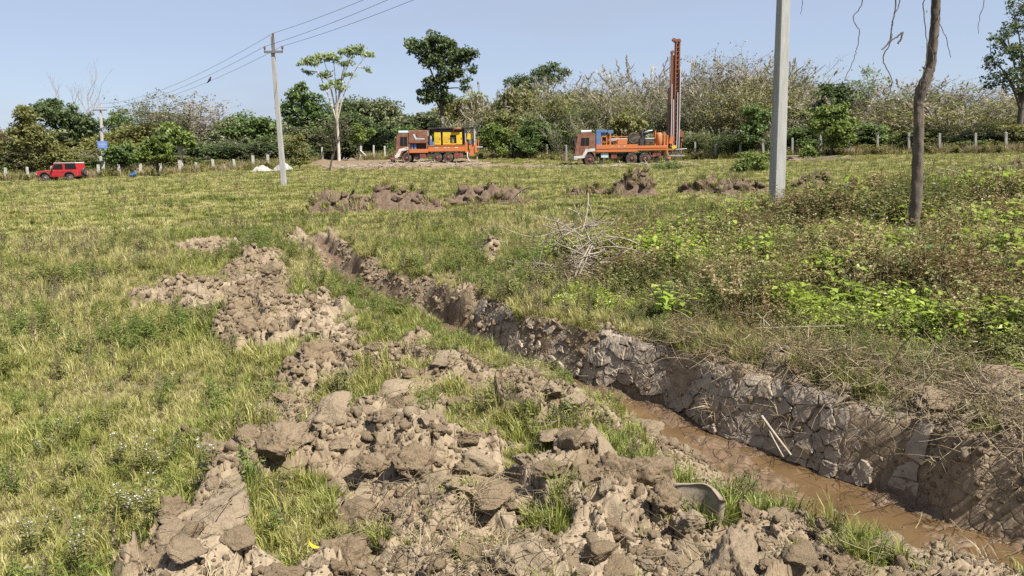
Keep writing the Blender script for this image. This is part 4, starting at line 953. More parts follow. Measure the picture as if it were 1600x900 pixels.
M_GRASS = leafmat('field_grass', [(.08, .125, .02), (.175, .21, .037), (.275, .27, .066), (.35, .315, .115), (.40, .355, .17)], .32, .5, tint=.62, obvar=.18)
M_STRAW = leafmat('dry_straw', [(.17, .125, .07), (.30, .235, .135), (.44, .37, .235)], .15, .6, obvar=.3)
M_DEAD = leafmat('dead_weed', [(.06, .045, .025), (.12, .095, .055), (.20, .165, .10)], .1, .7, obvar=.3)
def stalk(seed, h, n):
    """dead brown weed stalk with knobby seed heads"""
    r = np.random.default_rng(seed); B = Buf()
    for k in range(n):
        b0 = np.array([r.normal() * .03, r.normal() * .03, 0]); hh = h * r.uniform(.5, 1); d = np.array([r.normal() * .12, r.normal() * .12, 1])
        c = bez(b0, b0 + d * hh * .5 + r.normal(size=3) * .02, b0 + d * hh, 5); B.tube(c, .0035, .0015, 3)
        m = 12; p = c[r.integers(1, 5, m)] + r.normal(size=(m, 3)) * .012
        V, q = leaf_quads(p, r.normal(size=(m, 3)) + np.array([0, 0, .6]), r.normal(size=(m, 3)), r.uniform(.015, .05, m), r.uniform(.006, .016, m)); B.add(V, q, v=np.repeat(r.random(m), 4))
    return B.mesh('stalk')
GP = [(tuft(1, 46, .10, .075, .0065, .7), M_GRASS), (tuft(2, 40, .15, .07, .007, .8), M_GRASS), (tuft(3, 34, .22, .06, .008, .6), M_GRASS), (tuft(4, 50, .09, .10, .006, 1.1, .3), M_GRASS), (tuft(5, 30, .30, .05, .008, .5), M_GRASS),
      (tuft(6, 36, .13, .09, .005, 1.2, .4), M_STRAW), (stalk(7, .38, 5), M_DEAD), (tuft(8, 130, .13, .22, .012, .8), M_GRASS), (tuft(9, 120, .20, .24, .014, .7), M_GRASS), (herb(51, .26, 8, 14, .055, .018, .16), M_LEAF['olive']), (herb(52, .34, 7, 16, .05, .016, .14), M_LEAF['bright'])]
def zone_right(x, y):
    return sstep(0.5, -0.5, sdist(SCRUB, x, y) + fbm2(x, y, .8, 2, 61) * .8)
SCRUB = poly_px([(815, 430), (860, 390), (980, 372), (1100, 372), (1230, 352), (1420, 332), (1800, 318), (2200, 420), (2100, 640), (1600, 612), (1280, 592), (1150, 562), (1000, 522), (900, 485)])
nA = 95000; x1, y1 = fan_points(nA, 1.9, 16, -42, 42, 1.15)
nB = 80000; x2, y2 = fan_points(nB, 14, 100, -44, 44, 1.05)
x = np.concatenate([x1, x2]); y = np.concatenate([y1, y2]); far = np.concatenate([np.zeros(nA, bool), np.ones(nB, bool)])
f = fields(x, y); zr = zone_right(x, y)
keep = (rng.random(len(x)) < np.clip((1.06 - f[1] * 1.25) * (1 - .6 * sstep(.02, .3, f[4])), 0.035 * (f[1] < .99), 1)) & (f[2] < .3) & (f[4] < .93)
keep &= ~((y > np.interp(np.degrees(np.arctan2(x, y)), [-60, 60], [90, 66])) & far & (rng.random(len(x)) < .6))
x, y, far, zr = x[keep], y[keep], far[keep], zr[keep]; z = f[0][keep]; so = f[1][keep]; n = len(x)
dry = fbm2(x, y, .35, 3, 401) + .5 * fbm2(x, y, 1.6, 2, 402)            # dry and green patches
lush = np.exp(-((f[4][keep] - .2) / .3) ** 2) * (f[4][keep] > .02) + sstep(.02, .25, so) * .9
dry = dry * .75 - lush * .35 + np.interp(np.hypot(x, y), [2, 8, 25, 60], [-.10, .07, .13, .16])
near_t = np.array([0, 1, 1, 3, 3, 2, 2, 4]); ix = near_t[rng.integers(0, 8, n)]
ix = np.where((rng.random(n) < .10 + .16 * (dry > .15)), 5, ix); ix = np.where((lush > .5) & (rng.random(n) < .35), 2, ix)
ix = np.where(far, np.where(rng.random(n) < .6, 7, 8), ix)
ix = np.where((rng.random(n) < np.where(far, .022, .018) + .015 * (fbm2(x, y, .5, 2, 55) > .15)) & (so < .2), 6, ix)
ix = np.where((rng.random(n) < .012 + .10 * sstep(.1, .5, fbm2(x, y, .33, 2, 57))) & (so < .2), rng.integers(9, 11, n), ix)
d_ = np.hypot(x, y)
s = rng.uniform(.7, 1.25, n) * np.interp(d_, [2, 6, 16, 30, 70], [.45, .5, .6, .68, 1.0]) * np.where(ix == 6, np.interp(d_, [2, 20, 60], [.9, 1.3, 1.1]), 1)
s *= 1 + .45 * fbm2(x, y, .7, 2, 88)
tint = np.clip(dry * .85 + rng.normal(0, .10, n), -.5, .62)
rot = np.stack([rng.normal(0, .12, n), rng.normal(0, .12, n), rng.uniform(0, 6.28, n)], 1)
s = np.where((ix == 9) | (ix == 10), np.minimum(s * 1.2, 1.0), s)
scatter('grass', np.stack([x, y, z], 1), rot, scl3(s), ix, tint, GP, 'short yellow green grass covering the field')


# ------------------------------------------------------------------ poles, wires, fence posts
def concrete(name, c1, c2, sc=4.0):
    m, nt, b = nmat(name); l = nt.links.new
    tc = N(nt, 'ShaderNodeTexCoord'); mp = N(nt, 'ShaderNodeMapping'); mp.inputs['Scale'].default_value = (3, 3, .5); l(tc.outputs['Object'], mp.inputs[0])
    n1 = N(nt, 'ShaderNodeTexNoise'); n1.inputs['Scale'].default_value = sc; n1.inputs['Detail'].default_value = 8; n1.inputs['Roughness'].default_value = .65; l(mp.outputs[0], n1.inputs['Vector'])
    n2 = N(nt, 'ShaderNodeTexNoise'); n2.inputs['Scale'].default_value = 60; l(tc.outputs['Object'], n2.inputs['Vector'])
    rp = ramp(nt, [(.3, c1), (.7, c2)], n1.outputs[0]); l(rp.outputs[0], b.inputs['Base Color']); b.inputs['Roughness'].default_value = .85
    bp = N(nt, 'ShaderNodeBump'); bp.inputs['Strength'].default_value = .25; bp.inputs['Distance'].default_value = .006; l(n2.outputs[0], bp.inputs['Height']); l(bp.outputs[0], b.inputs['Normal'])
    return m
M_CONC = concrete('weathered_concrete', (.22, .215, .20), (.33, .325, .305))
M_POST = concrete('whitewashed_stone', (.30, .285, .255), (.50, .485, .45), 7)
M_POSTG = concrete('grey_stone', (.16, .15, .135), (.28, .27, .245), 7)
M_WIRE = paint('dark_wire', (.05, .05, .055), .5, .3, .1)
M_STEEL = paint('weathered_steel', (.20, .19, .18), .5, .6, .4)
M_PORC = paint('insulator', (.16, .07, .04), .3, 0, .1)
def pole(name, label, foot, top, w0, d0, w1, d1, mat, arm=None):
    """tapered rectangular pole from foot to top"""
    foot = Vector(foot); top = Vector(top); t = thing(name, label, 'pole', foot); v = top - foot; ax = v.normalized()
    mb = MB(); vs_ = []; c = .12
    for k, (w, dd) in ((-.08, (w0, d0)), (1.0, (w1, d1))):
        p = v * k
        for sx, sy in ((-1, -1 + c), (-1 + c, -1), (1 - c, -1), (1, -1 + c), (1, 1 - c), (1 - c, 1), (-1 + c, 1), (-1, 1 - c)): vs_.append(p + Vector((sx * w / 2, sy * dd / 2, 0)))
    mb.add(vs_, [tuple(range(7, -1, -1)), tuple(range(8, 16))] + [(i, (i + 1) % 8, 8 + (i + 1) % 8, 8 + i) for i in range(8)])
    mb.build('shaft', mat, t)
    return t, v, ax
# pole in the field
pA = at(444, 291, 34); pA.z = zs(pA.x, pA.y); tA = at(426.5, 82, 34)
poleA, vA, axA = pole('power_pole', 'tall tapered concrete power pole with steel cross arm standing in the field', pA, tA, .24, .20, .15, .12, M_CONC)
poleA.rotation_euler = (0, 0, -.0)
def pxv(u, v, d, o): return at(u, v, d) - o
MB().box(tuple(pxv(414, 83.6, 34, pA) + Vector((0, -.13, 0))), tuple(pxv(443, 79.5, 34, pA) + Vector((0, -.07, 0)))).build('cross_arm', M_STEEL, poleA)
MB().box(tuple(pxv(425.2, 84, 34, pA) + Vector((0, -.05, 0))), tuple(pxv(428.2, 57, 34, pA) + Vector((0, .03, 0)))).build('top_bracket', M_STEEL, poleA)
tipsA = []
for (u, v) in ((414.5, 73), (442, 72.5), (426.5, 52)):
    p0 = pxv(u, v + 7.5, 34, pA) + Vector((0, -.08, 0)); p1 = pxv(u, v, 34, pA) + Vector((0, -.08, 0))
    if u < 430 and v < 60: p0.y = p1.y = 0
    o = MB().tube([p0, p0 + (p1 - p0) * .35, p0 + (p1 - p0) * .5, p1], [.02, .02, .05, .045], 8).build('insulator', M_PORC, poleA); tipsA.append(pA + p1)
# near pole: runs up out of the picture
pB = at(1212, 348, 14.6); pB.z = zs(pB.x, pB.y); tB = pB + (at(1225.5, 0, 14.6) - at(1215.5, 297, 14.6)) * ((7.4) / (at(1225.5, 0, 14.6) - at(1215.5, 297, 14.6)).z)
poleB, vB, axB = pole('power_pole', 'near concrete power pole rising out of the picture behind the green scrub', pB, tB, .235, .26, .15, .13, M_CONC)
poleB.rotation_euler = (0, 0, .22)
MB().box(tuple(vB + Vector((-.55, -.12, -.45))), tuple(vB + Vector((.55, -.06, -.37)))).build('cross_arm', M_STEEL, poleB)
tipsB = []
for dx, dz in ((-.5, -.15), (.5, -.15), (0, .25)):
    MB().tube([vB + Vector((dx, -.09 if dx else 0, dz - .25)), vB + Vector((dx, -.09 if dx else 0, dz))], [.03, .045], 8).build('insulator', M_PORC, poleB); tipsB.append(tB + Vector((dx, -.09, dz)))
for dz in (.9, 1.5): MB().cyl((-.13, -.14, dz), (-.13, -.125, dz), .012, n=8).build('bolt_hole', M_STEEL, poleB)
# far pole with blue sign
pC = at(162, 277, 71); pC.z = zs(pC.x, pC.y); tC = at(157, 163, 71)
poleC, vC, axC = pole('sign_pole', 'white far pole carrying a blue sign behind the fence', pC, tC, .24, .22, .16, .14, M_POST)
def pxc(u, v): return at(u, v, 71) - pC
a_, b_ = pxc(154.5, 232), pxc(168.5, 220.5); M_SIGN = paint('blue_sign_paint', (.10, .22, .55), .4, 0, .2)
sg = MB().box((a_.x, -.19, a_.z), (b_.x, -.15, b_.z)).build('sign_board', M_SIGN, poleC)
for k, (zz, x0, x1) in enumerate(((.72, .15, .85), (.5, .1, .9), (.3, .2, .75))):
    MB().box((a_.x + (b_.x - a_.x) * x0, -.196, a_.z + (b_.z - a_.z) * (zz - .045)), (a_.x + (b_.x - a_.x) * x1, -.192, a_.z + (b_.z - a_.z) * (zz + .045))).build('letter_line', M_POST, sg)
c_ = pxc(161.5, 248); MB().box((c_.x - .2, -.36, c_.z - .22), (c_.x + .2, -.13, c_.z + .22)).build('meter_box', M_POST, poleC, bevel=.02)
c_ = pxc(160, 200); MB().box((c_.x - .25, -.20, c_.z - .06), (c_.x + .25, -.12, c_.z + .02)).build('bracket', M_STEEL, poleC)
c_ = pxc(157, 172); MB().box((c_.x - .65, -.16, c_.z - .06), (c_.x + .65, -.09, c_.z + .04)).build('cross_arm', M_STEEL, poleC)
tipsC = [pC + pxc(150.5, 168), pC + pxc(164, 168), pC + pxc(157, 162)]
def wire(a, b, sag, label):
    pts = [a + (b - a) * (k / 24) - Vector((0, 0, 4 * sag * (k / 24) * (1 - k / 24))) for k in range(25)]
    o = MB().tube(pts, .0075, 5).build('power_wire', M_WIRE); return tag(o, label, 'wire')
for k, nm in enumerate(('lowest left', 'middle', 'topmost')):
    pass
wire(tipsA[2], tipsB[2], .35, 'topmost overhead wire running right from the field pole')
wire(tipsA[0], tipsB[0], .35, 'overhead wire running right from the left end of the cross arm')
wire(tipsA[1], tipsB[1], .35, 'overhead wire running right from the right end of the cross arm')
wire(tipsA[2], tipsC[2], .7, 'topmost overhead wire falling left towards the far sign pole')
wire(tipsA[0], tipsC[0], .7, 'overhead wire falling left from the left end of the cross arm')
w_ = wire(tipsA[1], tipsC[1], .7, 'overhead wire with a small bird, falling left from the cross arm')
bq = tipsA[1] + (tipsC[1] - tipsA[1]) * .25 - Vector((0, 0, 4 * .7 * .25 * .75))
b_ = MB().tube([bq + Vector((-.16, 0, -.10)), bq + Vector((-.04, 0, .02)), bq + Vector((.02, 0, .10)), bq + Vector((.05, 0, .17)), bq + Vector((.07, 0, .22)), bq + Vector((.13, 0, .215))], [.015, .05, .065, .045, .04, .006], 8).build('bird', paint('bird_feathers', (.02, .02, .022), .6, 0, 0), smooth=True)
tag(b_, 'small dark bird perched on the overhead wire left of the field pole', 'bird')

POSTS = [  # u, v top, v foot, lean px, grey?
    (10, 262, 285, -2, 0, 'white fence post at the far left end of the fence'), (45, 261, 284, -3, 0, 'white fence post leaning left beside the front of the red car'), (81, 259, 280, 0, 0, 'white fence post half hidden behind the bonnet of the red car'),
    (155, 257, 277, -2, 0, 'white fence post just left of the sign pole foot'), (188, 257, 278, -3, 0, 'leaning white fence post, first right of the sign pole'), (220, 255, 277, -1, 0, 'white fence post, second right of the sign pole'),
    (252, 254, 277, -2, 0, 'white fence post beside the bright green tree stem'), (282, 251, 273, -2, 0, 'white fence post, first right of the bright green tree'), (307, 254, 271, -1, 0, 'short white fence post, second right of the bright green tree'),
    (335, 249, 271, -3, 0, 'white fence post leaning left, third right of the bright green tree'), (367, 249, 268, -2, 0, 'white fence post left of the gravel piles'), (396, 243, 263, -1, 0, 'white fence post standing behind the left gravel pile'), (419, 242, 261, -1, 0, 'white fence post between the gravel piles and the field pole'),
    (482, 231, 250, 0, 1, 'grey fence post right of the olive sapling'), (504, 230, 250, -1, 0, 'white gate post at the left side of the dirt track'), (564, 228, 250, 0, 0, 'white fence post carrying a slanted brace right of the dirt track'), (584, 227, 249, 0, 0, 'white fence post, second right of the dirt track'), (602, 228, 250, -1, 0, 'white fence post just left of the compressor truck'),
    (772, 225, 248, 0, 1, 'grey fence post, first right of the compressor truck'), (799, 223, 247, 0, 1, 'grey fence post, second right of the compressor truck'), (826, 225, 248, 0, 1, 'grey fence post, third right of the compressor truck'), (855, 226, 249, 0, 1, 'grey fence post midway between the two trucks'), (885, 226, 251, 0, 1, 'grey fence post just ahead of the drilling truck cab'),
    (1086, 222, 250, 0, 1, 'grey fence post just right of the drilling mast'), (1118, 223, 250, 0, 1, 'grey fence post, second right of the drilling mast'), (1156, 220, 249, 1, 1, 'grey fence post above the yellow green field bush'), (1194, 217, 247, -3, 1, 'grey fence post, last before the near concrete pole'),
    (1238, 215, 247, 0, 1, 'grey fence post, first right of the near concrete pole'), (1282, 211, 244, 0, 1, 'tall grey fence post in front of the bright bush'), (1326, 210, 244, 0, 1, 'grey fence post at the right edge of the bright bush'), (1371, 207, 243, 0, 1, 'grey fence post behind the hanging vine'), (1420, 207, 243, 0, 1, 'grey fence post just left of the near tree trunk'),
    (1468, 208, 243, 0, 1, 'grey fence post, first right of the near tree trunk'), (1524, 208, 243, 0, 1, 'dark sided fence post, second right of the near tree trunk'), (1571, 207, 241, 1, 1, 'broad pale fence post near the right edge')]
prs = random.Random(9)
for (u, v0, v1, lean, g, lab) in POSTS:
    d = fence_d(u) if not 860 < u < 900 else 76; p = at(u, v1, d); z = zs(p.x, p.y); top = at(u + lean, v0, d); h = top.z - z
    mb = MB(); w = prs.uniform(.15, .19) * (1.05 if g else 1.15); dx = top.x - p.x; vs_ = []
    for k in range(5):
        f_ = k / 4; 
        for sx, sy in ((-1, -1), (1, -1), (1, 1), (-1, 1)): vs_.append((dx * f_ + sx * w / 2 * (1 - .06 * f_) + prs.uniform(-.012, .012), sy * .07 + prs.uniform(-.012, .012), -.35 * (k == 0) + h * f_ + (prs.uniform(-.03, .03) if k == 4 else 0)))
    fs = [(3, 2, 1, 0), (16, 17, 18, 19)] + [(k * 4 + i, k * 4 + (i + 1) % 4, k * 4 + 4 + (i + 1) % 4, k * 4 + 4 + i) for k in range(4) for i in range(4)]
    mb.add(vs_, fs); o = mb.build('fence_post', M_POSTG if g else M_POST, loc=(p.x, p.y, z)); tag(o, lab, 'fence post', 'stone fence posts')
    if u == 564:
        e = at(578, 249, d); MB().cyl((0, -.1, 1.1), (e.x - p.x, -.1, .05), .09, n=6).build('brace', M_POST, o)
# gravel piles
def mound(name, label, cat, u, v, d, w, h, mat, seed, dep=None, sub=90):
    p = at(u, v, d); z = zs(p.x, p.y); dep = dep or w * .8; n = sub
    gx, gy = np.meshgrid(np.linspace(-1.15, 1.15, n), np.linspace(-1.15, 1.15, max(24, n // 2))); r = np.hypot(gx, gy)
    x = gx * w / 2; y = gy * dep / 2
    hh = h * np.clip(1 - r ** 1.5, -.15, 1) + (np.abs(fbm2(x + seed, y, 1.2 / max(w, .5) * 3, 3, seed)) * .25 * h) * (r < 1)
    i = np.arange(gx.size).reshape(gx.shape); q = np.stack([i[:-1, :-1], i[:-1, 1:], i[1:, 1:], i[1:, :-1]], -1).reshape(-1, 4)
    zz = zg((p.x + x).ravel(), (p.y + y).ravel()) - z
    o = link(name, mesh_np(name, np.stack([x.ravel(), y.ravel(), hh.ravel() + zz - .04], 1), q, smooth=True), mat, None, (p.x, p.y, z))
    return tag(o, label, cat)
M_GRAVEL = concrete('pale_gravel', (.20, .19, .17), (.33, .315, .29), 9)
mound('gravel_pile', 'low pale gravel pile on the left behind the field pole', 'gravel pile', 409, 267, 66, 2.2, .55, M_GRAVEL, 3, sub=40)
mound('gravel_pile', 'whiter taller gravel pile right behind the field pole', 'gravel pile', 442, 265, 67, 1.9, .75, M_GRAVEL, 4, sub=40)

# ------------------------------------------------------------------ spoil heaps across the field
M_HEAP, _nt, _b = nmat('heap_earth'); soil_nodes(_nt, _b, False)
_cl = M_HEAP.node_tree.nodes
M_RED, _nt, _b = nmat('red_brown_earth'); soil_nodes(_nt, _b, False)
for nd in list(_nt.nodes):
    if nd.bl_idname == 'ShaderNodeValToRGB' and len(nd.color_ramp.elements) == 3:
        for e, c in zip(nd.color_ramp.elements, ((.062, .042, .028), (.105, .072, .049), (.16, .115, .08))): e.color = (*c, 1)
    if nd.bl_idname == 'ShaderNodeValToRGB' and len(nd.color_ramp.elements) == 2 and nd.color_ramp.elements[0].position == np.float32(.30):
        for e, c in zip(nd.color_ramp.elements, ((.08, .055, .037), (.135, .095, .065))): e.color = (*c, 1)
RCL = []
for k in range(5):
    m_ = clod_mesh(900 + k, 3, 1.3, .8); m_.materials.append(M_RED); RCL.append(m_)
hrs = random.Random(31)
HG = []
def heap(label, u0, u1, vb, hpx, mat, seed, n=26, peaks=None):
    """ridge of dug earth between pixels u0..u1 with its foot at vb; clods are its parts"""
    pc = gp((u0 + u1) / 2, vb); d = pc.y + .3; m = d / F; w = (u1 - u0) * m; h = hpx * m * 1.25; dep = min(w * .6, 1.3)
    nx, ny = max(30, int(w / .05)), 26
    gx, gy = np.meshgrid(np.linspace(-1, 1, nx), np.linspace(-1, 1, ny)); x = gx * w / 2; y = gy * dep / 2
    env = np.clip(1 - np.abs(gx) ** 4, 0, 1) * np.clip(1 - gy ** 2, 0, 1)
    sl, se = slabs(x + seed * 2.0, y, 4.5, seed + 1, 1.2); sl2, se2 = slabs(x + seed * 2.0, y, 11.0, seed + 2, 1.2)
    hh = env * h * np.clip(.62 + .40 * fbm2(x + seed * 3, y * .5, .7, 2, seed) + .20 * sl + .12 * sl2 - .08 * (se < .08), .15, 1.1)
    X_ = pc.x + x; Y_ = d + y; z0 = zs(pc.x, d); zz = zg(X_.ravel(), Y_.ravel()) - z0 - .04 * (env.ravel() <= .02)
    i = np.arange(gx.size).reshape(gx.shape); q = np.stack([i[:-1, :-1], i[:-1, 1:], i[1:, 1:], i[1:, :-1]], -1).reshape(-1, 4)
    t = thing('spoil_heap', label, 'earth heap', (pc.x, d, z0), 0, 'spoil heaps across the field')
    link('earth_core', mesh_np('earth_core', np.stack([x.ravel(), y.ravel(), hh.ravel() + zz], 1), q, smooth=True), mat, t)
    for k in range(n):
        a = hrs.randrange(nx); b = hrs.randrange(4, ny - 2)
        if env[b, a] < .15: continue
        s = hrs.uniform(.05, .13) * (h / .45) ** .5
        link('earth_clod', RCL[hrs.randrange(5)], None, t, (x[b, a], y[b, a], hh[b, a] + zz.reshape(gx.shape)[b, a] + s * .25), (hrs.uniform(-.6, .6), hrs.uniform(-.6, .6), hrs.uniform(0, 6.28)), (s * hrs.uniform(.8, 1.5), s, s * hrs.uniform(.8, 1.2)))
    HG.append((pc.x + x.ravel(), Y_.ravel(), hh.ravel() + zz + z0, env.ravel())); return t
heap('red brown heap of dug earth at the left end of the row across the field', 474, 585, 332, 26, M_RED, 1, 34)
heap('long brown heap of dug earth with grass on top in the middle of the row', 570, 700, 330, 34, M_RED, 2, 34)
heap('dry grass covered heap of earth right of the middle of the row', 700, 825, 322, 32, M_RED, 3, 32)
heap('small heap of dark earth left of the peaked heap, beyond the brushwood', 885, 965, 308, 20, M_RED, 4, 22)
heap('peaked heap of dark brown earth beyond the brushwood', 955, 1030, 308, 32, M_RED, 5, 26)
heap('flat topped heap of earth with dry grass left of the near concrete pole', 1065, 1130, 304, 26, M_RED, 6, 22)
heap('low dark heap of earth against the near concrete pole', 1125, 1200, 304, 24, M_RED, 7, 22)
heap('small dark earth heap just right of the near concrete pole', 1245, 1305, 294, 24, M_RED, 8, 18)
heap('dark earth heap left of the near tree trunk foot, beyond the scrub', 1440, 1530, 288, 22, M_RED, 9, 22)
heap('large brown earth heap at the right edge beyond the scrub', 1540, 1680, 276, 26, M_RED, 10, 26)
# bank of dug earth and cut brush in front of the compressor truck
def far_bank(label, pts, h, seed, nb=260, mat=None):
    P = [at(u, v, d) for u, v, d in pts]; t = thing('earth_bank', label, 'earth bank', (P[0].x, P[0].y, zs(P[0].x, P[0].y))); z0 = t.location.z
    n = 160; c = catmull(np.array([[p.x, p.y] for p in P]), n // (len(P) - 1)); m = len(c); k = np.linspace(-1, 1, 17)
    X_ = np.repeat(c[:, 0:1], 17, 1); Y_ = c[:, 1:2] + k[None] * 1.8
    env = (1 - k[None] ** 2) * np.clip(np.minimum(np.arange(m), np.arange(m)[::-1]) / 10, 0, 1)[:, None]
    hh = env * h * (.45 + .8 * np.abs(fbm2(X_, Y_, .4, 2, seed)) + .25 * np.abs(fbm2(X_, Y_, 1.6, 2, seed + 5)))
    i = np.arange(X_.size).reshape(X_.shape); q = np.stack([i[:-1, :-1], i[:-1, 1:], i[1:, 1:], i[1:, :-1]], -1).reshape(-1, 4)
    zz = zg(X_.ravel(), Y_.ravel()) + hh.ravel() - .05 - z0
    link('earth_core', mesh_np('earth_core', np.stack([X_.ravel() - P[0].x, Y_.ravel() - P[0].y, zz], 1), q[:, ::-1], smooth=True), mat or M_HEAP, t)
    br = Buf(); r = np.random.default_rng(seed)
    for _ in range(nb):
        a = r.integers(0, m); b = r.integers(3, 14); p = np.array([X_[a, b] - P[0].x, Y_[a, b] - P[0].y, zz.reshape(X_.shape)[a, b] + .08]); dd = unit(np.array([r.normal(), r.normal() * .5, r.normal() * .22]))
        ln = r.uniform(.5, 1.6); br.tube(bez(p - dd * ln / 2, p + r.normal(size=3) * .1, p + dd * ln / 2, 4), .03, .01, 4)
    tag(link('cut_brush', br.mesh('cut_brush'), M_BARK['dry'], t), None, None, None, 'stuff')
    return t
far_bank('long low bank of dug earth and cut brush in front of the compressor truck', [(515, 268, 66), (600, 270, 65), (690, 270, 65), (770, 266, 66)], .45, 51)
far_bank('low dark strip of turned earth in front of the drilling truck', [(830, 265, 62), (900, 265, 60), (1000, 264, 60), (1080, 262, 61)], .14, 52, 60, M_RED)
far_bank('thin reddish strip of turned earth right of the near concrete pole', [(1235, 250, 55), (1280, 250, 54), (1330, 249, 54)], .3, 53, 12, M_RED)

# ------------------------------------------------------------------ vehicles
M_ORANGE = paint('orange_paint', (.46, .125, .025), .5, 0, .55)
M_BROWN = paint('brown_paint', (.16, .058, .032), .5, 0, .55)
M_WHITE = paint('white_paint', (.50, .48, .45), .5, 0, .55)
M_YELLOW = paint('yellow_paint', (.56, .37, .015), .42, 0, .3)
M_BLACK = paint('black_steel', (.022, .022, .024), .5, .2, .3)
M_DRED = paint('dark_red_paint', (.14, .03, .028), .5, 0, .35)
M_BLUE = paint('blue_paint', (.045, .13, .30), .5, 0, .55)
M_TYRE = paint('tyre_rubber', (.022, .021, .02), .85, 0, .7, 4)
M_GLASS, _nt, _b = nmat('vehicle_glass'); _b.inputs['Base Color'].default_value = (.012, .015, .015, 1); _b.inputs['Roughness'].default_value = .10; _b.inputs['Specular IOR Level'].default_value = .22
M_CHROME = paint('bright_steel', (.55, .54, .52), .3, .8, .3)
M_RUST = paint('rusty_steel', (.20, .075, .04), .7, .2, .6, 5, (.10, .045, .03))
M_PALEB = paint('pale_blue_green', (.40, .52, .52), .5, 0, .35)
M_RED = paint('red_car_paint', (.36, .014, .022), .28, 0, .15)
M_GREYP = paint('grey_hardtop', (.42, .42, .43), .4, 0, .2)
M_LAMP = paint('lamp_glass', (.75, .74, .70), .15, 0, .05)
M_TAIL = paint('tail_lamp', (.45, .02, .02), .2, 0, .05)
def wheel(t, x, y, z, r, w, side, dual=False, hub=M_DRED):
    s = side
    prof = [(r * .55, -w / 2), (r * .93, -w / 2), (r, -w / 2 + .05), (r, w / 2 - .05), (r * .93, w / 2), (r * .55, w / 2)]
    o = link('wheel', None, None, t, (x, y, z)); o.empty_display_size = .2
    MB().lathe(prof, (0, 0, 0), 26).build('tyre', M_TYRE, o, smooth=False)
    rim = MB().lathe([(r * .56, s * w * .5), (r * .54, s * (w * .5 + .012)), (r * .46, s * w * .36), (r * .30, s * w * .30), (r * .26, s * (w * .5 + .03)), (r * .12, s * (w * .5 + .06)), (.01, s * (w * .5 + .06))], (0, 0, 0), 22)
    rim.build('rim', hub, o)
    return o
def cab_truck(t, cab_len, top, white_poly, brown):
    """forward-control cab in local X (front = 0), camera side = -Y"""
    W = 1.2
    side = [(.10, .72), (.0, 1.05), (.06, 1.62), (.24, top - .12), (.38, top), (cab_len, top), (cab_len, .95), (cab_len - .05, 1.02)]
    wa = []
    for k in range(9):                                   # wheel arch
        a = math.pi * k / 8; wa.append((1.15 + .60 * math.cos(a), .62 + .60 * math.sin(a)))
    poly = side[:6] + [(cab_len, .62)] + [(x, z) for x, z in wa if x < cab_len] + [(.50, .62), (.12, .55)]
    cab = MB().prism(poly, -W, W).build('cab', brown, t)
    ws = MB(); ws.add([(.035, -1.02, 1.70), (.035, 1.02, 1.70), (.215, 1.0, top - .18), (.215, -1.0, top - .18), (.05, -1.02, 1.70), (.05, 1.02, 1.70), (.23, 1.0, top - .18), (.23, -1.0, top - .18)],
                      [(0, 1, 2, 3), (7, 6, 5, 4), (0, 4, 5, 1), (1, 5, 6, 2), (2, 6, 7, 3), (3, 7, 4, 0)])
    ws.build('windscreen', M_GLASS, t, loc=(-.03, 0, 0))
    for s in (-1, 1):
        y0, y1 = (s * (W + .004), s * (W + .022))
        door = MB().prism([(.42, 1.02), (.42, 1.66), (1.28, 1.66), (1.28, 1.30), (.80, 1.25)], min(y0, y1), max(y0, y1)).build('door', brown, t)
        MB().box((1.12, min(s * (W + .024), s * (W + .05)), 1.44), (1.24, max(s * (W + .024), s * (W + .05)), 1.48)).build('handle', M_BLACK, door)
        MB().prism([(.50, 1.72), (.56, top - .34), (.88, top - .34), (.88, 1.72)], min(y0, y1), max(y0, y1)).build('side_window', M_GLASS, t)
        MB().prism([(.93, 1.72), (.93, top - .34), (1.24, top - .34), (1.24, 1.72)], min(y0, y1), max(y0, y1)).build('side_window', M_GLASS, t)
        y0, y1 = (s * (W + .024), s * (W + .034))
        MB().prism(white_poly, min(y0, y1), max(y0, y1)).build('white_stripe', M_WHITE, t)
        MB().box((-.06, s * 1.28 - .04, 1.75), (.10, s * 1.28 + .04, 2.35)).build('mirror', M_BLACK, t)
        MB().cyl((-.02, s * .88, .92), (.06, s * .88, .92), .11, n=12).build('headlight', M_LAMP, t)
    MB().box((-.10, -1.22, .48), (.22, 1.22, .80)).build('bumper', M_WHITE, t, bevel=.03)
    MB().box((-.02, -.7, 1.08), (.03, .7, 1.45)).build('grille', M_BLACK, t)
    return cab
def chassis(t, x1):
    mb = MB()
    for s in (-1, 1): mb.box((.9, s * .45 - .06, .72), (x1, s * .45 + .06, 1.0))
    for x in (1.5, 2.6, 3.8, 4.9, 6.2, x1 - .3): mb.box((x, -.39, .76), (x + .1, .39, .94))
    mb.build('chassis_frame', M_BLACK, t)
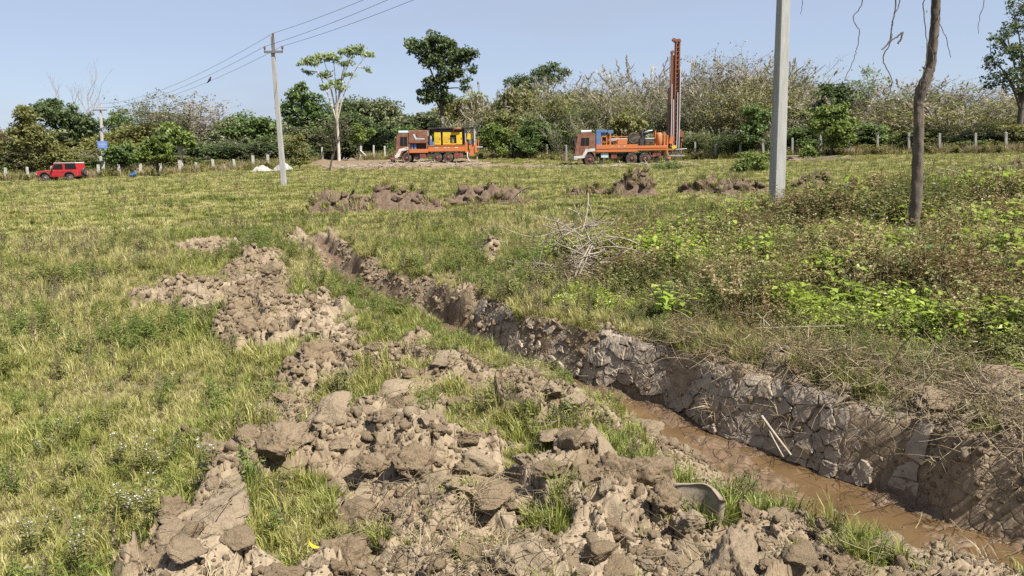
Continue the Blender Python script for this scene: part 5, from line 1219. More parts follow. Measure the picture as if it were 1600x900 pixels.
# --- compressor truck
p = at(621, 254, 78); p.y = 78; z0 = zs(p.x + 4, 78)
T1 = thing('compressor_truck', 'brown and orange three axle truck carrying a yellow compressor', 'truck', (p.x, 78, z0), .01)
cab_truck(T1, 1.36, 2.95, [(.0, .60), (.05, .86), (.40, 1.42), (1.34, 1.62), (1.34, 1.32), (.62, 1.20), (.36, .62)], M_BROWN)
MB().box((.32, -.9, 2.98), (1.3, .9, 3.24)).build('roof_box', M_PALEB, T1, bevel=.06)
chassis(T1, 7.3)
box = MB().box((1.40, -1.22, 1.95), (3.32, 1.22, 3.25)).build('cabin_box', M_BROWN, T1, bevel=.05)
MB().prism([(1.82, 2.86), (2.02, 2.86), (2.22, 2.44), (3.0, 2.44), (3.0, 2.34), (2.10, 2.34)], -1.236, -1.226).build('stripe_emblem', M_PALEB, box)
MB().box((2.18, -1.236, 2.62), (2.28, -1.226, 2.80)).build('dark_mark', M_BLACK, box)
MB().box((3.34, -1.2, 2.65), (3.40, -1.1, 3.2)).build('side_lamp', M_WHITE, box)
lk = MB(); lk.box((1.40, -1.18, 1.38), (1.50, 1.18, 1.95)); lk.box((3.14, -1.20, 1.38), (3.32, 1.20, 1.95)); lk.build('locker_frame', M_BROWN, T1)
MB().box((1.50, -.6, 1.40), (3.14, .6, 1.94)).build('locker_back', M_BLACK, T1)
for x in (1.66, 1.98): MB().cyl((x, -.88, 1.40), (x, -.88, 1.88), .16, n=14).build('blue_drum', M_BLUE, T1)
bed = MB(); bed.box((1.40, -1.24, 1.00), (3.34, 1.24, 1.375)); bed.box((3.345, -1.24, 1.10), (7.05, 1.24, 1.70)); bed.build('bed', M_ORANGE, T1, bevel=.02)
rl = MB()
for zz in (1.12, 1.66): rl.box((3.345, -1.275, zz), (7.05, -1.245, zz + .06))
rl.build('bed_rail', M_ORANGE, T1)
for x, w in ((4.0, .35), (4.95, .22), (5.3, .2), (6.05, .3)): MB().box((x, -1.256, 1.42), (x + w, -1.246, 1.52)).build('painted_mark', M_WHITE, T1)
fr = MB()
for x in (3.42, 7.00, 7.9):
    for s in (-1, 1): fr.box((x, s * 1.14 - .05, 1.71), (x + .10, s * 1.14 + .05, 3.36))
fr.box((3.36, -1.2, 3.37), (8.05, 1.2, 3.48)); fr.build('canopy_frame', M_BLACK, T1)
MB().box((3.9, -.4, 1.71), (6.95, 1.1, 3.30)).build('engine_block', M_BLACK, T1)
MB().box((3.95, -1.02, 3.02), (6.9, 1.0, 3.30)).build('black_hood', M_BLACK, T1)
for x0, x1 in ((3.97, 4.62), (4.82, 5.55), (6.20, 6.78)):
    pn = MB().box((x0, -1.06, 1.78), (x1, -.45, 3.0)).build('yellow_panel', M_YELLOW, T1, bevel=.02)
    if x0 < 6: MB().box((x0 + .12, -1.072, 1.98), (x1 - .12, -1.063, 2.62)).build('louvre', paint('louvre_yellow', (.42, .28, .02), .6, 0, .3), pn)
    MB().box((x1 - .10, -1.085, 2.3), (x1 - .04, -1.063, 2.45)).build('latch', M_BLACK, pn)
MB().box((5.56, -1.06, 2.72), (6.19, -.5, 3.0)).build('yellow_panel', M_YELLOW, T1); MB().box((5.56, -1.06, 1.78), (6.19, -.5, 1.90)).build('yellow_panel', M_YELLOW, T1)
eng = MB(); eng.cyl((5.8, -.75, 1.95), (5.8, -.75, 2.5), .16, n=12); eng.cyl((6.02, -.8, 2.0), (6.02, -.8, 2.3), .09, n=10); eng.box((5.6, -.85, 2.4), (6.1, -.6, 2.55)); eng.build('engine', M_STEEL, T1)
MB().tube([(5.95, -1.15, 3.05), (5.98, -1.18, 3.26), (6.1, -1.2, 3.34), (6.75, -1.2, 3.36)], [.10, .11, .13, .14], 12).build('exhaust_pipe', M_RUST, T1, smooth=True)
for x, m_, h in ((3.58, M_BLUE, .62), (3.80, M_BLUE, .35)): MB().cyl((x, -1.0, 1.71), (x, -1.0, 1.71 + h), .13, n=12).build('gas_cylinder', m_, T1)
MB().cyl((3.62, -1.0, 2.34), (3.62, -1.0, 2.66), .08, n=10).build('white_can', M_WHITE, T1)
for x0, x1 in ((2.45, 3.05), (5.90, 6.85)): MB().box((x0, -1.18, .48), (x1, -.55, .93)).build('tool_box', M_DRED, T1, bevel=.02)
MB().cyl((2.16, -1.05, .62), (2.16, -.6, .62), .32, n=18).build('air_tank', M_BLACK, T1); MB().cyl((3.2, -.95, .78), (3.8, -.95, .78), .17, n=14).build('fuel_tank', M_STEEL, T1)
for s in (-1, 1):
    wheel(T1, 1.10, s * 1.0, .50, .50, .30, s); wheel(T1, 4.2, s * .98, .50, .50, .46, s); wheel(T1, 5.32, s * .98, .50, .50, .46, s)
rk = MB()
for s in (-1, 1): rk.box((7.10, s * .95 - .04, 1.72), (7.18, s * .95 + .04, 3.30)); rk.box((7.98, s * .95 - .04, 1.3), (8.06, s * .95 + .04, 3.30))
rk.box((7.1, -1.0, 3.26), (8.06, 1.0, 3.33)); rk.build('rear_frame', M_GREYP, T1)
MB().box((7.30, -1.0, 2.25), (7.82, -.4, 2.85), Matrix.Rotation(.18, 3, 'Y')).build('yellow_box', M_YELLOW, T1)
MB().lathe([(.10, -.3), (.30, -.3), (.30, -.24), (.16, -.22), (.16, .22), (.30, .24), (.30, .3), (.1, .3)], (7.75, -.75, 2.02), 18).build('winch_drum', M_STEEL, T1)
om = MB(); om.box((7.08, -1.15, .95), (7.32, -.85, 2.05)); om.box((7.45, -1.1, 1.30), (8.25, -.4, 1.72)); om.box((8.05, -1.15, .95), (8.30, -.9, 1.6)); om.box((7.55, -1.1, .62), (7.95, -.7, 1.28)); om.box((7.06, -1.0, 1.0), (8.35, 1.0, 1.2)); om.cyl((8.2, -1.0, 1.6), (8.2, -1.0, 2.3), .06, n=8); om.cyl((8.42, -1.0, 1.3), (8.42, -1.0, 2.2), .05, n=8)
om.build('jack_assembly', M_ORANGE, T1)
MB().cyl((8.2, -1.1, 1.47), (8.86, -1.1, 1.47), .08, n=10).build('steel_rod', M_CHROME, T1)
MB().tube([(7.30, -1.2, 1.0), (7.28, -1.25, .6), (7.38, -1.3, .25), (7.62, -1.3, .03)], .05, 8).build('hose', M_WHITE, T1, smooth=True)
# --- drilling truck
p = at(897, 258, 68); z0 = zs(p.x + 4, 68)
T2 = thing('drilling_truck', 'orange borehole drilling truck with brown cab and raised tall drill mast', 'truck', (p.x, 68, z0), -.01)
cab_truck(T2, 1.80, 2.72, [(.0, .60), (.05, .80), (.62, .84), (.95, 1.42), (1.78, 1.46), (1.78, 1.20), (1.10, 1.16), (.80, .62)], M_BROWN)
MB().box((.55, -.85, 2.74), (1.5, .85, 2.84)).build('roof_rack', M_BROWN, T2); MB().tube([(.6, -.5, 2.92), (1.5, -.5, 2.95)], .13, 10).build('roof_bundle', M_PALEB, T2)
chassis(T2, 8.0)
bb = MB(); bb.box((1.86, -1.15, 1.40), (2.28, -.6, 2.80)); bb.box((1.86, -1.15, 2.80), (2.85, .6, 3.04)); bb.box((2.32, -1.0, 2.35), (2.7, .3, 2.79)); bb.build('blue_tank', M_BLUE, T2, bevel=.02); MB().box((2.9, -1.1, 2.72), (3.38, .4, 3.02)).build('blue_tank', M_BLUE, T2, bevel=.02)
bd = MB(); bd.box((1.85, -1.22, 1.10), (5.52, 1.22, 1.74)); bd.box((5.53, -1.22, 1.20), (8.10, 1.22, 1.62)); bd.build('bed', M_ORANGE, T2, bevel=.02)
rl = MB(); rl.box((1.86, -1.25, 1.40), (8.08, -1.225, 1.47)); rl.build('bed_rail', M_ORANGE, T2)
for x in (3.2, 3.75, 4.3): MB().box((x, -1.235, 1.56), (x + .12, -1.225, 1.64)).build('bed_lamp', M_WHITE, T2)
fr = MB()
for x in (2.30, 2.74): fr.box((x, -1.12, 1.75), (x + .09, -1.03, 2.50))
fr.box((2.30, -1.12, 2.42), (2.83, -.6, 2.52)); fr.box((2.30, -1.12, 1.95), (2.83, -.6, 2.02)); fr.box((3.05, -1.1, 1.75), (3.18, -.95, 2.72)); fr.box((3.85, .6, 1.75), (3.93, .7, 2.6)); fr.box((3.2, .6, 2.45), (5.0, .68, 2.52)); fr.build('orange_rack', M_ORANGE, T2)
MB().box((2.42, -1.0, 2.03), (2.72, -.5, 2.40)).build('radiator', M_BLACK, T2)
MB().box((3.74, -1.1, 1.76), (4.60, -.5, 2.18)).build('tool_chest', M_ORANGE, T2, bevel=.02)
ty = link('spare_wheel', None, None, T2, (5.15, -.95, 2.28)); MB().lathe([(.28, -.13), (.44, -.14), (.5, -.08), (.5, .08), (.44, .14), (.28, .13)], (0, 0, 0), 26).build('tyre', M_TYRE, ty)
MB().lathe([(.29, -.06), (.15, -.02), (.12, .02), (.01, .02)], (0, 0, 0), 18).build('rim', M_STEEL, ty)
mc = MB(); mc.box((5.75, -.9, 1.66), (6.25, -.2, 2.25)); mc.cyl((5.95, -.7, 2.25), (5.95, -.7, 2.95), .13, n=12); mc.cyl((6.2, -.7, 2.3), (6.2, -.7, 2.75), .10, n=10); mc.box((5.5, -.7, 2.6), (6.5, -.4, 2.76)); mc.build('hydraulic_engine', M_BLACK, T2)
MB().tube([(6.1, -.8, 2.75), (6.5, -.85, 2.88), (6.85, -.9, 2.95)], [.05, .08, .05], 8).build('hose', M_PALEB, T2, smooth=True)
for zz, y in ((2.14, -.5), (2.26, -.3), (1.98, -.2)): MB().cyl((2.85, y, zz), (7.1, y, zz - .02), .055, n=10).build('drill_rod', M_CHROME if zz > 2 else M_RUST, T2)
mb = MB()
for k in range(4): mb.box((6.2, -.98, 1.70 + k * .14), (7.05, -.9, 1.77 + k * .14))
mb.build('step_rack', M_BLACK, T2)
MB().tube([(7.42, -.9, 1.64), (7.42, -.9, 1.7), (7.42, -.9, 2.6), (7.42, -.9, 2.72)], [.22, .27, .27, .2], 18).build('oil_cylinder', M_ORANGE, T2, smooth=True)
for q0, q1 in (((7.25, .1, 1.62), (7.35, .2, 2.95)), ((7.85, -.95, 1.62), (8.0, -.8, 2.7)), ((8.12, -.9, 1.62), (8.25, -.7, 2.5)), ((7.3, -.2, 2.5), (8.2, -.05, 2.6))): MB().box(q0, q1).build('mast_support', M_ORANGE, T2)
for x0, x1, z_ in ((2.3, 2.95, .62), (3.2, 3.7, .55), (6.85, 7.6, .70)): MB().box((x0, -1.1, z_), (x1, -.5, 1.04)).build('tool_box', M_DRED if x0 > 3 else M_PALEB, T2, bevel=.02)
MB().box((2.2, -1.0, .18), (2.5, -.6, 1.05)).build('jack_leg', M_BLACK, T2); MB().box((2.1, -1.05, .02), (2.6, -.55, .17)).build('jack_foot', M_BLACK, T2)
MB().box((7.1, -1.0, .20), (7.35, -.7, 1.05)).build('jack_leg', M_BLACK, T2); MB().box((6.95, -1.05, .02), (7.5, -.6, .19)).build('jack_foot', M_BLACK, T2)
mb = MB(); mb.tube([(6.5, -1.1, 1.1), (6.75, -1.1, .7), (7.2, -1.1, .68), (7.3, -1.1, 1.1)], .04, 6); mb.build('side_guard', M_DRED, T2)
for s in (-1, 1):
    wheel(T2, 1.30, s * 1.0, .48, .48, .30, s); wheel(T2, 4.98, s * .98, .50, .50, .46, s); wheel(T2, 6.15, s * .98, .50, .50, .46, s)
# mast: two latticed columns, feed chain, hoses and pulley head
ms = MB()
for x, y in ((8.86, -.28), (9.16, -.28), (8.86, .12), (9.16, .12)): ms.box((x, y, 1.3), (x + .11, y + .11, 10.5))
for k in range(24):
    zz = 1.5 + k * .37; ms.box((8.97, -.26, zz), (9.16, -.20, zz + .07)); ms.box((8.97, .14, zz), (9.16, .20, zz + .07)); ms.box((8.88, -.17, zz), (8.95, .12, zz + .06)); ms.box((9.18, -.17, zz), (9.25, .12, zz + .06))
ms.box((8.98, -.12, 1.4), (9.15, .08, 10.4)); mast = ms.build('mast', M_RUST, T2)
hd = MB(); hd.box((8.78, -.32, 10.5), (9.32, .28, 10.62)); hd.box((8.6, -.15, 10.62), (9.1, .1, 10.76)); hd.cyl((8.72, -.2, 10.70), (8.72, .15, 10.70), .14, n=14); hd.cyl((9.2, -.2, 10.68), (9.2, .15, 10.68), .10, n=14); hd.build('pulley_head', M_RUST, mast)
fc = MB(); fc.box((8.52, -.2, 1.6), (8.66, .1, 9.6)); fc.box((8.70, -.18, 1.6), (8.82, .0, 9.4)); fc.cyl((8.62, -.22, 9.65), (8.62, .12, 9.65), .15, n=14); fc.build('feed_column', M_RUST, T2)
MB().box((8.32, -.15, 1.5), (8.46, .0, 6.6)).build('guide_tube', M_RUST, T2)
MB().cyl((8.40, -.2, 1.5), (8.40, -.2, 9.3), .03, n=8).build('feed_cable', M_STEEL, T2)
for x, h in ((8.58, 6.9), (8.75, 5.6), (9.10, 6.2), (9.30, 8.2)): MB().tube([(x, -.36, 1.4), (x + .02, -.37, h * .5), (x, -.36, h)], .04, 8).build('hydraulic_hose', M_GREYP, T2)
dh = MB(); dh.box((9.2, -.35, 2.35), (9.72, .2, 2.85)); dh.cyl((9.55, -.1, 2.0), (9.55, -.1, 2.35), .16, n=12); dh.cyl((9.55, -.1, .9), (9.55, -.1, 2.0), .07, n=12); dh.build('drill_head', M_RUST, T2)
MB().box((8.40, -.75, 1.75), (8.75, -.35, 2.35), Matrix.Rotation(.2, 3, 'Y')).build('control_box', M_ORANGE, T2); MB().box((8.62, -.78, 1.32), (8.98, -.4, 1.58), Matrix.Rotation(-.3, 3, 'Y')).build('yellow_cover', M_YELLOW, T2)
lv = MB()
for k in range(6): lv.tube([(8.5 + .14 * k, -.85, .75), (8.62 + .14 * k, -.95, .95), (8.55 + .19 * k, -1.0, 1.28)], .025, 6)
lv.box((8.3, -1.0, .66), (9.75, -.8, .76)); lv.cyl((8.9, -.9, 1.25), (9.9, -.9, 1.3), .04, n=8); lv.build('control_levers', M_CHROME, T2)
mb = MB(); mb.box((8.10, -1.0, .8), (8.22, -.8, 1.9)); mb.box((8.1, -1.0, 1.2), (8.7, -.85, 1.32)); mb.box((8.08, .6, .8), (8.22, .8, 1.9)); mb.box((8.2, -1.0, .45), (8.5, -.7, .62)); mb.build('rear_bracket', M_ORANGE, T2)
MB().box((8.1, -.9, .03), (8.35, -.6, 1.1)).build('jack_leg', M_STEEL, T2)
for q, (x, y, ln, lab) in enumerate(((3.6, -1.6, .7, 'white plank lying under the middle of the drilling truck'), (6.0, -2.0, 1.2, 'pale board lying by the rear wheels of the drilling truck'))):
    o = MB().box((0, 0, 0), (ln, .14, .06)).build('wooden_plank', M_WHITE, loc=(T2.location.x + x, 68 + y, zs(T2.location.x + x, 68 + y) + .10), rot=(0, .12, .2)); tag(o, lab, 'plank')
# --- red car
p = at(65, 283, 65.5); z0 = zs(p.x + 2, 65.5)
T3 = thing('red_car', 'red two door off road car with grey hard top parked by the fence', 'car', (p.x, 65.5, z0), .05, None, .87)
W = .86
body = [(.10, .62), (.08, .92), (.30, 1.04), (1.42, 1.10), (4.02, 1.10), (4.08, .60), (3.95, .48)]
def arch(cx, r=.48): return [(cx + r * math.cos(math.pi * k / 8), .42 + r * math.sin(math.pi * k / 8)) for k in range(9)]
poly = body[:5] + [(4.08, .62), (4.0, .45)] + arch(3.22) + arch(.86) + [(.25, .45)]
MB().prism(poly, -W, W).build('body', M_RED, T3, bevel=.04)
cabp = [(1.42, 1.112), (1.80, 1.76), (3.90, 1.76), (4.02, 1.112)]
MB().prism(cabp, -W + .04, W - .04).build('cabin', M_RED, T3)
MB().prism([(1.74, 1.762), (1.84, 1.84), (3.86, 1.84), (3.96, 1.762)], -W + .02, W - .02).build('hard_top', M_GREYP, T3, bevel=.02)
MB().box((2.90, -W + .035, 1.48), (3.0, -W + .039, 1.5)).build('trim_clip', M_BLACK, T3)
ws = MB(); ws.add([(1.40, -.76, 1.16), (1.40, .76, 1.16), (1.74, .74, 1.72), (1.74, -.74, 1.72), (1.42, -.76, 1.14), (1.42, .76, 1.14), (1.76, .74, 1.70), (1.76, -.74, 1.70)], [(3, 2, 1, 0), (4, 5, 6, 7), (0, 1, 5, 4), (1, 2, 6, 5), (2, 3, 7, 6), (3, 0, 4, 7)]); ws.build('windscreen', M_GLASS, T3, loc=(-.012, 0, .006))
for s in (-1, 1):
    a_, b_ = sorted((s * (W - .036), s * (W - .02)))
    MB().prism([(1.60, 1.20), (1.86, 1.68), (2.62, 1.68), (2.62, 1.20)], a_, b_).build('side_window', M_GLASS, T3)
    MB().prism([(2.86, 1.20), (2.86, 1.72), (3.84, 1.72), (3.92, 1.20)], a_, b_).build('side_window', M_GLASS, T3)
    a_, b_ = sorted((s * (W + .004), s * (W + .018)))
    door = MB().prism([(1.50, .55), (1.46, 1.06), (2.74, 1.06), (2.70, .55)], a_, b_).build('door', M_RED, T3)
    a2, b2 = sorted((s * (W + .02), s * (W + .045))); MB().box((2.50, a2, .92), (2.68, b2, .96)).build('handle', M_BLACK, door)
    for cx in (.86, 3.22):
        o_ = arch(cx, .56); i_ = arch(cx, .47); a3, b3 = sorted((s * (W - .05), s * (W + .07))); MB().prism(o_ + i_[::-1], a3, b3).build('wheel_arch', M_BLACK, T3)
        wheel(T3, cx, s * (W - .10), .38, .38, .24, s, hub=M_STEEL)
    MB().box((1.60, min(s * .90, s * 1.08), 1.10), (1.72, max(s * .90, s * 1.08), 1.28)).build('mirror', M_BLACK, T3)
    MB().cyl((.04, s * .58, .86), (.12, s * .58, .86), .10, n=12).build('headlight', M_LAMP, T3)
    MB().box((4.07, s * .74 - .06, .85), (4.12, s * .74 + .06, 1.05)).build('tail_light', M_TAIL, T3)
MB().box((-.08, -.84, .45), (.16, .84, .66)).build('bumper', M_BLACK, T3, bevel=.03); MB().box((.05, -.40, .68), (.10, .40, .95)).build('grille', M_BLACK, T3)
MB().box((4.05, -.84, .45), (4.22, .84, .62)).build('bumper', M_BLACK, T3, bevel=.03)
MB().lathe([(.1, -.1), (.34, -.1), (.36, 0), (.34, .1), (.1, .1)], (0, 0, 0), 20).build('spare_wheel', M_TYRE, T3, loc=(4.25, 0, .95), rot=(0, 0, math.pi / 2))
MB().cyl((-.06, -.5, .50), (-.06, -.5, .80), .10, n=8).build('white_bag', M_WHITE, T3)

# ------------------------------------------------------------------ people, tiny in the distance
def personmat(name, cloth, lower):
    m, nt, b = nmat(name); l = nt.links.new; tc = N(nt, 'ShaderNodeTexCoord'); sp = N(nt, 'ShaderNodeSeparateXYZ'); l(tc.outputs['Object'], sp.inputs[0])
    rp = ramp(nt, [(0, lower), (.30, cloth), (.665, (.16, .085, .05))], sp.outputs['Z']); rp.color_ramp.interpolation = 'CONSTANT'; l(rp.outputs[0], b.inputs['Base Color']); b.inputs['Roughness'].default_value = .8
    return m
def sitter(label, u, v, d, rotz, mat):
    p = at(u, v, d); z = zs(p.x, p.y)
    V = [(0, 0, .12), (0, .02, .32), (0, .04, .50), (0, .03, .60), (0, .0, .70), (0, -.02, .80), (0, -.02, .86),      # pelvis .. head
         (-.10, -.04, .14), (-.14, -.34, .40), (-.13, -.36, .06), (-.13, -.46, .03), (.10, -.04, .14), (.14, -.34, .40), (.13, -.36, .06), (.13, -.46, .03),
         (-.17, .03, .54), (-.24, -.12, .36), (-.15, -.32, .42), (-.14, -.38, .41), (.17, .03, .54), (.24, -.12, .36), (.15, -.32, .42), (.14, -.38, .41)]
    E = [(0, 1), (1, 2), (2, 3), (3, 4), (4, 5), (5, 6), (0, 7), (7, 8), (8, 9), (9, 10), (0, 11), (11, 12), (12, 13), (13, 14), (2, 15), (15, 16), (16, 17), (17, 18), (2, 19), (19, 20), (20, 21), (21, 22)]
    R_ = [.14, .13, .14, .07, .055, .10, .085, .09, .07, .05, .04, .09, .07, .05, .04, .06, .045, .035, .03, .06, .045, .035, .03]
    me = bpy.data.meshes.new('person'); me.from_pydata(V, E, []); me.materials.append(mat)
    o = link('person', me, None, None, (p.x, p.y, z + .02), (0, 0, rotz))
    sk = o.modifiers.new('skin', 'SKIN'); 
    for i, r_ in enumerate(R_): me.skin_vertices[0].data[i].radius = (r_, r_)
    me.skin_vertices[0].data[0].use_root = True
    ss = o.modifiers.new('smooth', 'SUBSURF'); ss.levels = ss.render_levels = 1
    h = MB().lathe([(.01, -.105), (.07, -.09), (.10, -.03), (.105, .04), (.07, .09), (.01, .105)], (0, 0, 0), 12); h.build('hair', paint('black_hair_' + label[:12].replace(' ', '_'), (.012, .01, .009), .6, 0, 0), o, smooth=True, loc=(0, .025, .845))
    tag(o, label, 'person'); return o
sitter('person in dark red clothes sitting by the front of the compressor truck', 613, 252, 76, .6, personmat('red_clothes', (.10, .025, .02), (.03, .025, .025)))
sitter('person in a blue shirt crouching in the grass right of the sign pole', 211, 281, 63, -.4, personmat('blue_clothes', (.03, .10, .22), (.04, .04, .05)))

# tall dry grass along the fence and under the thicket, and on the heaps
x, y = [], []
for _ in range(9000):
    u = hrs.uniform(-120, 1720)
    if 500 < u < 562: continue
    q = at(u, 250, fence_d(u) + hrs.uniform(-.6, 5.0)); x.append(q.x); y.append(q.y)
x = np.array(x); y = np.array(y); z = zg(x, y); ok = ~((np.abs(y - 78) < 2.0) & (x > -13.5) & (x < -1.5)) & ~((np.abs(y - 68) < 2.0) & (x > 4.5) & (x < 16.5)) & ~((np.abs(y - 65.6) < 1.6) & (x < -36))
x, y, z = x[ok], y[ok], z[ok]; sc_ = rng.uniform(.7, 1.5, len(x))
for (hx, hy, hz, he) in HG:
    k = rng.choice(np.nonzero(he > .15)[0], 26); x = np.concatenate([x, hx[k]]); y = np.concatenate([y, hy[k]]); z = np.concatenate([z, hz[k]]); sc_ = np.concatenate([sc_, rng.uniform(.3, .5, 26)])
n = len(x)
scatter('rough_grass', np.stack([x, y, z], 1), np.stack([rng.normal(0, .15, n), rng.normal(0, .15, n), rng.uniform(0, 6.28, n)], 1), scl3(sc_), rng.choice([0, 1, 2], n, p=[.5, .25, .25]), np.clip(rng.normal(.15, .2, n), -.5, .6),
        [(tuft(41, 60, .55, .30, .022, .6), M_GRASS), (tuft(42, 50, .75, .25, .02, .5), M_STRAW), (herb(43, .7, 8, 26, .10, .05, .4), M_LEAF['olive'])], 'rough tall grass and weeds along the fence')

# ------------------------------------------------------------------ near tree with hanging vines
M_TRUNK = barkmat('rough_brown_bark', (.045, .033, .024), (.135, .103, .075), 9, .5, 1.0)
M_VINE = barkmat('vine_bark', (.05, .035, .028), (.13, .10, .08), 20, .3, .3)
DT = 10.4
def pxpath(pts, d, n=6):
    P = np.array([list(at(u, v, d + dd)) for u, v, dd in [(q + (0,))[:3] if len(q) == 2 else q for q in pts]]); return catmull(P, n)
foot = gp(1424, 388); foot.z = zs(foot.x, foot.y); DT = foot.y
nt_ = thing('near_tree', 'slender near tree with rough brown trunk bending right, rising out of the picture', 'tree', foot)
path = pxpath([(1423, 395), (1425, 375), (1430, 330), (1432, 297), (1434, 255), (1435.5, 217), (1435, 175), (1436, 157), (1443, 133), (1450, 115), (1455, 100), (1459, 60), (1461, 30), (1463, 0), (1468, -60), (1474, -130), (1490, -230)], DT) - np.array(foot)
path[0, 2] -= .25; B = Buf(); m = len(path); rr_ = np.interp(np.arange(m) / 6, [0, 1, 2, 3, 5, 7, 7.6, 9, 13, 16], [.105, .080, .074, .072, .065, .060, .072, .062, .054, .04]) 
nseg = 12; V = []
dirs = unit(np.gradient(path, axis=0)); aa = unit(np.cross(dirs, [0.0, 1.0, .1])); bb = np.cross(dirs, aa)
for i in range(m):
    for k in range(nseg):
        th = 2 * math.pi * k / nseg; r_ = rr_[i] * (1 + .10 * math.sin(3 * th + i * .35) + .06 * math.sin(i * 1.7 + th * 2) + random.uniform(-.05, .05)); V.append(path[i] + (aa[i] * math.cos(th) + bb[i] * math.sin(th)) * r_)
q = [(i * nseg + k, i * nseg + (k + 1) % nseg, (i + 1) * nseg + (k + 1) % nseg, (i + 1) * nseg + k) for i in range(m - 1) for k in range(nseg)]
link('trunk', mesh_np('trunk', V, q, smooth=True), M_TRUNK, nt_)
def limb(pts, r0, r1, name='limb', mat=None, n=7):
    b = Buf(); b.tube(pxpath(pts, DT) - np.array(foot), r0, r1, n); return link(name, b.mesh(name, True), mat or M_TRUNK, nt_)
limb([(1466, -40), (1420, -90, -.3), (1380, -100, -.5), (1330, -80, -.6), (1240, -60, -.8)], .05, .015)
limb([(1468, -60), (1500, -110, .3), (1540, -90, .4), (1600, -120, .5)], .045, .015)
limb([(1474, -130), (1450, -220), (1400, -300, -.4)], .05, .015); limb([(1474, -130), (1530, -240, .4), (1570, -330, .8)], .05, .015)
limb([(1443, 165), (1450, 172), (1453, 178)], .016, .006, 'broken_twig', n=5)
B = Buf(); r = np.random.default_rng(8); cl = []
for u, v in [(1240, -60), (1330, -85), (1400, -300), (1570, -330), (1600, -120), (1490, -230), (1380, -110), (1440, -200), (1300, -75), (1540, -200)]:
    for _ in range(4): cl.append(np.array(at(u + r.normal() * 30, min(v + r.normal() * 20, -40), DT + r.normal() * .4)) - np.array(foot))
for c in cl:
    k = 14; p_ = c + r.normal(size=(k, 3)) * .16; V_, q_ = leaf_quads(p_, r.normal(size=(k, 3)) + np.array([0, 0, -.6]), r.normal(size=(k, 3)) + np.array([0, 0, .8]), r.uniform(.07, .13, k), r.uniform(.03, .05, k), .1); B.add(V_, q_, v=np.repeat(r.random(k), 4))
tag(link('crown', B.mesh('crown'), M_LEAF['bright'], nt_), kind='stuff')
def vine(label, strands, leaf=0):
    p0 = at(strands[0][0][0][0], strands[0][0][0][1], DT - .4); t = thing('hanging_vine', label, 'vine', p0, 0, 'vines hanging from the near tree')
    for pts, r0, r1 in strands:
        b = Buf(); c = pxpath(pts, DT - .4); c = c + np.random.default_rng(int(pts[0][0])).normal(size=c.shape) * .004; b.tube(c - np.array(p0), r0, r1, 5); link('stem', b.mesh('stem', True), M_VINE, t)
    if leaf:
        b = Buf(); r = np.random.default_rng(leaf); c = pxpath(strands[0][0], DT - .4) - np.array(p0); k = leaf; p_ = c[r.integers(len(c) // 3, len(c), k)] + r.normal(size=(k, 3)) * .03
        V_, q_ = leaf_quads(p_, r.normal(size=(k, 3)), r.normal(size=(k, 3)), r.uniform(.04, .09, k), r.uniform(.02, .04, k)); b.add(V_, q_, v=np.repeat(r.random(k), 4)); tag(link('leaves', b.mesh('leaves'), M_LEAF['bright'], t), kind='stuff')
    return t
vine('long wavy vine hanging between the near pole and the near trunk', [([(1352, -85, -.1), (1348, 0), (1333, 27), (1343, 50), (1338, 77), (1332, 97), (1320, 123)], .007, .004)])
vine('tangled double vine with a hooked dead leaf left of the near trunk', [([(1404, -95, -.1), (1401, 0), (1395, 33), (1390, 67), (1380, 93), (1392, 120), (1392, 137), (1382, 167), (1368, 200), (1370, 217)], .010, .004), ([(1406, -90, -.1), (1405, 2), (1398, 20), (1393, 43), (1393, 63)], .007, .005), ([(1378, 78), (1392, 64), (1405, 55), (1411, 51), (1404, 68)], .009, .012), ([(1370, 217), (1376, 185), (1386, 150)], .004, .003)], 6)
vine('thin vine clinging along the near trunk', [([(1446, -60, .1), (1444, 0), (1443, 20), (1448, 63), (1447, 97), (1437, 133)], .008, .005), ([(1448, 66, .1), (1458, 85, .2), (1456, 110), (1440, 140)], .004, .003)], 5)
vine('short bent twig hanging right of the near trunk', [([(1464, 20, .4), (1467, 33, .3), (1477, 57), (1485, 90)], .008, .004)])
vine('short twig hanging near the right edge, high up', [([(1541, -85, .4), (1538, 0), (1530, 27), (1529, 53)], .006, .003)])
vine('short thin twig hanging just right of the near concrete pole', [([(1257, -62), (1255, 0), (1251, 22)], .005, .003)])

# ------------------------------------------------------------------ scrub on the right bank
M_WGREEN = leafmat('scrub_leaf', [(.065, .08, .024), (.15, .165, .045), (.245, .245, .078), (.36, .335, .14)], .3, .5, tint=.5, obvar=.25)
M_WRED = leafmat('dry_scrub_leaf', [(.10, .065, .03), (.19, .135, .06), (.28, .22, .10), (.38, .32, .17)], .25, .6, tint=.3, obvar=.3)
M_WBRT = leafmat('lime_leaf', [(.12, .18, .022), (.24, .32, .04), (.36, .42, .08)], .4, .42, tint=.3, obvar=.25)
def tangle(seed, n, ln, rad):
    r = np.random.default_rng(seed); B = Buf()
    for k in range(n):
        p = np.array([r.normal() * .12, r.normal() * .12, r.uniform(0, .18)]); d = unit(np.array([r.normal(), r.normal(), r.normal() * .45 + .1])); l_ = ln * r.uniform(.4, 1.2)
        B.tube(bez(p, p + d * l_ * .5 + r.normal(size=3) * .04, p + d * l_, 4), rad, rad * .4, 3, v=r.random())
    return B.mesh('tangle')
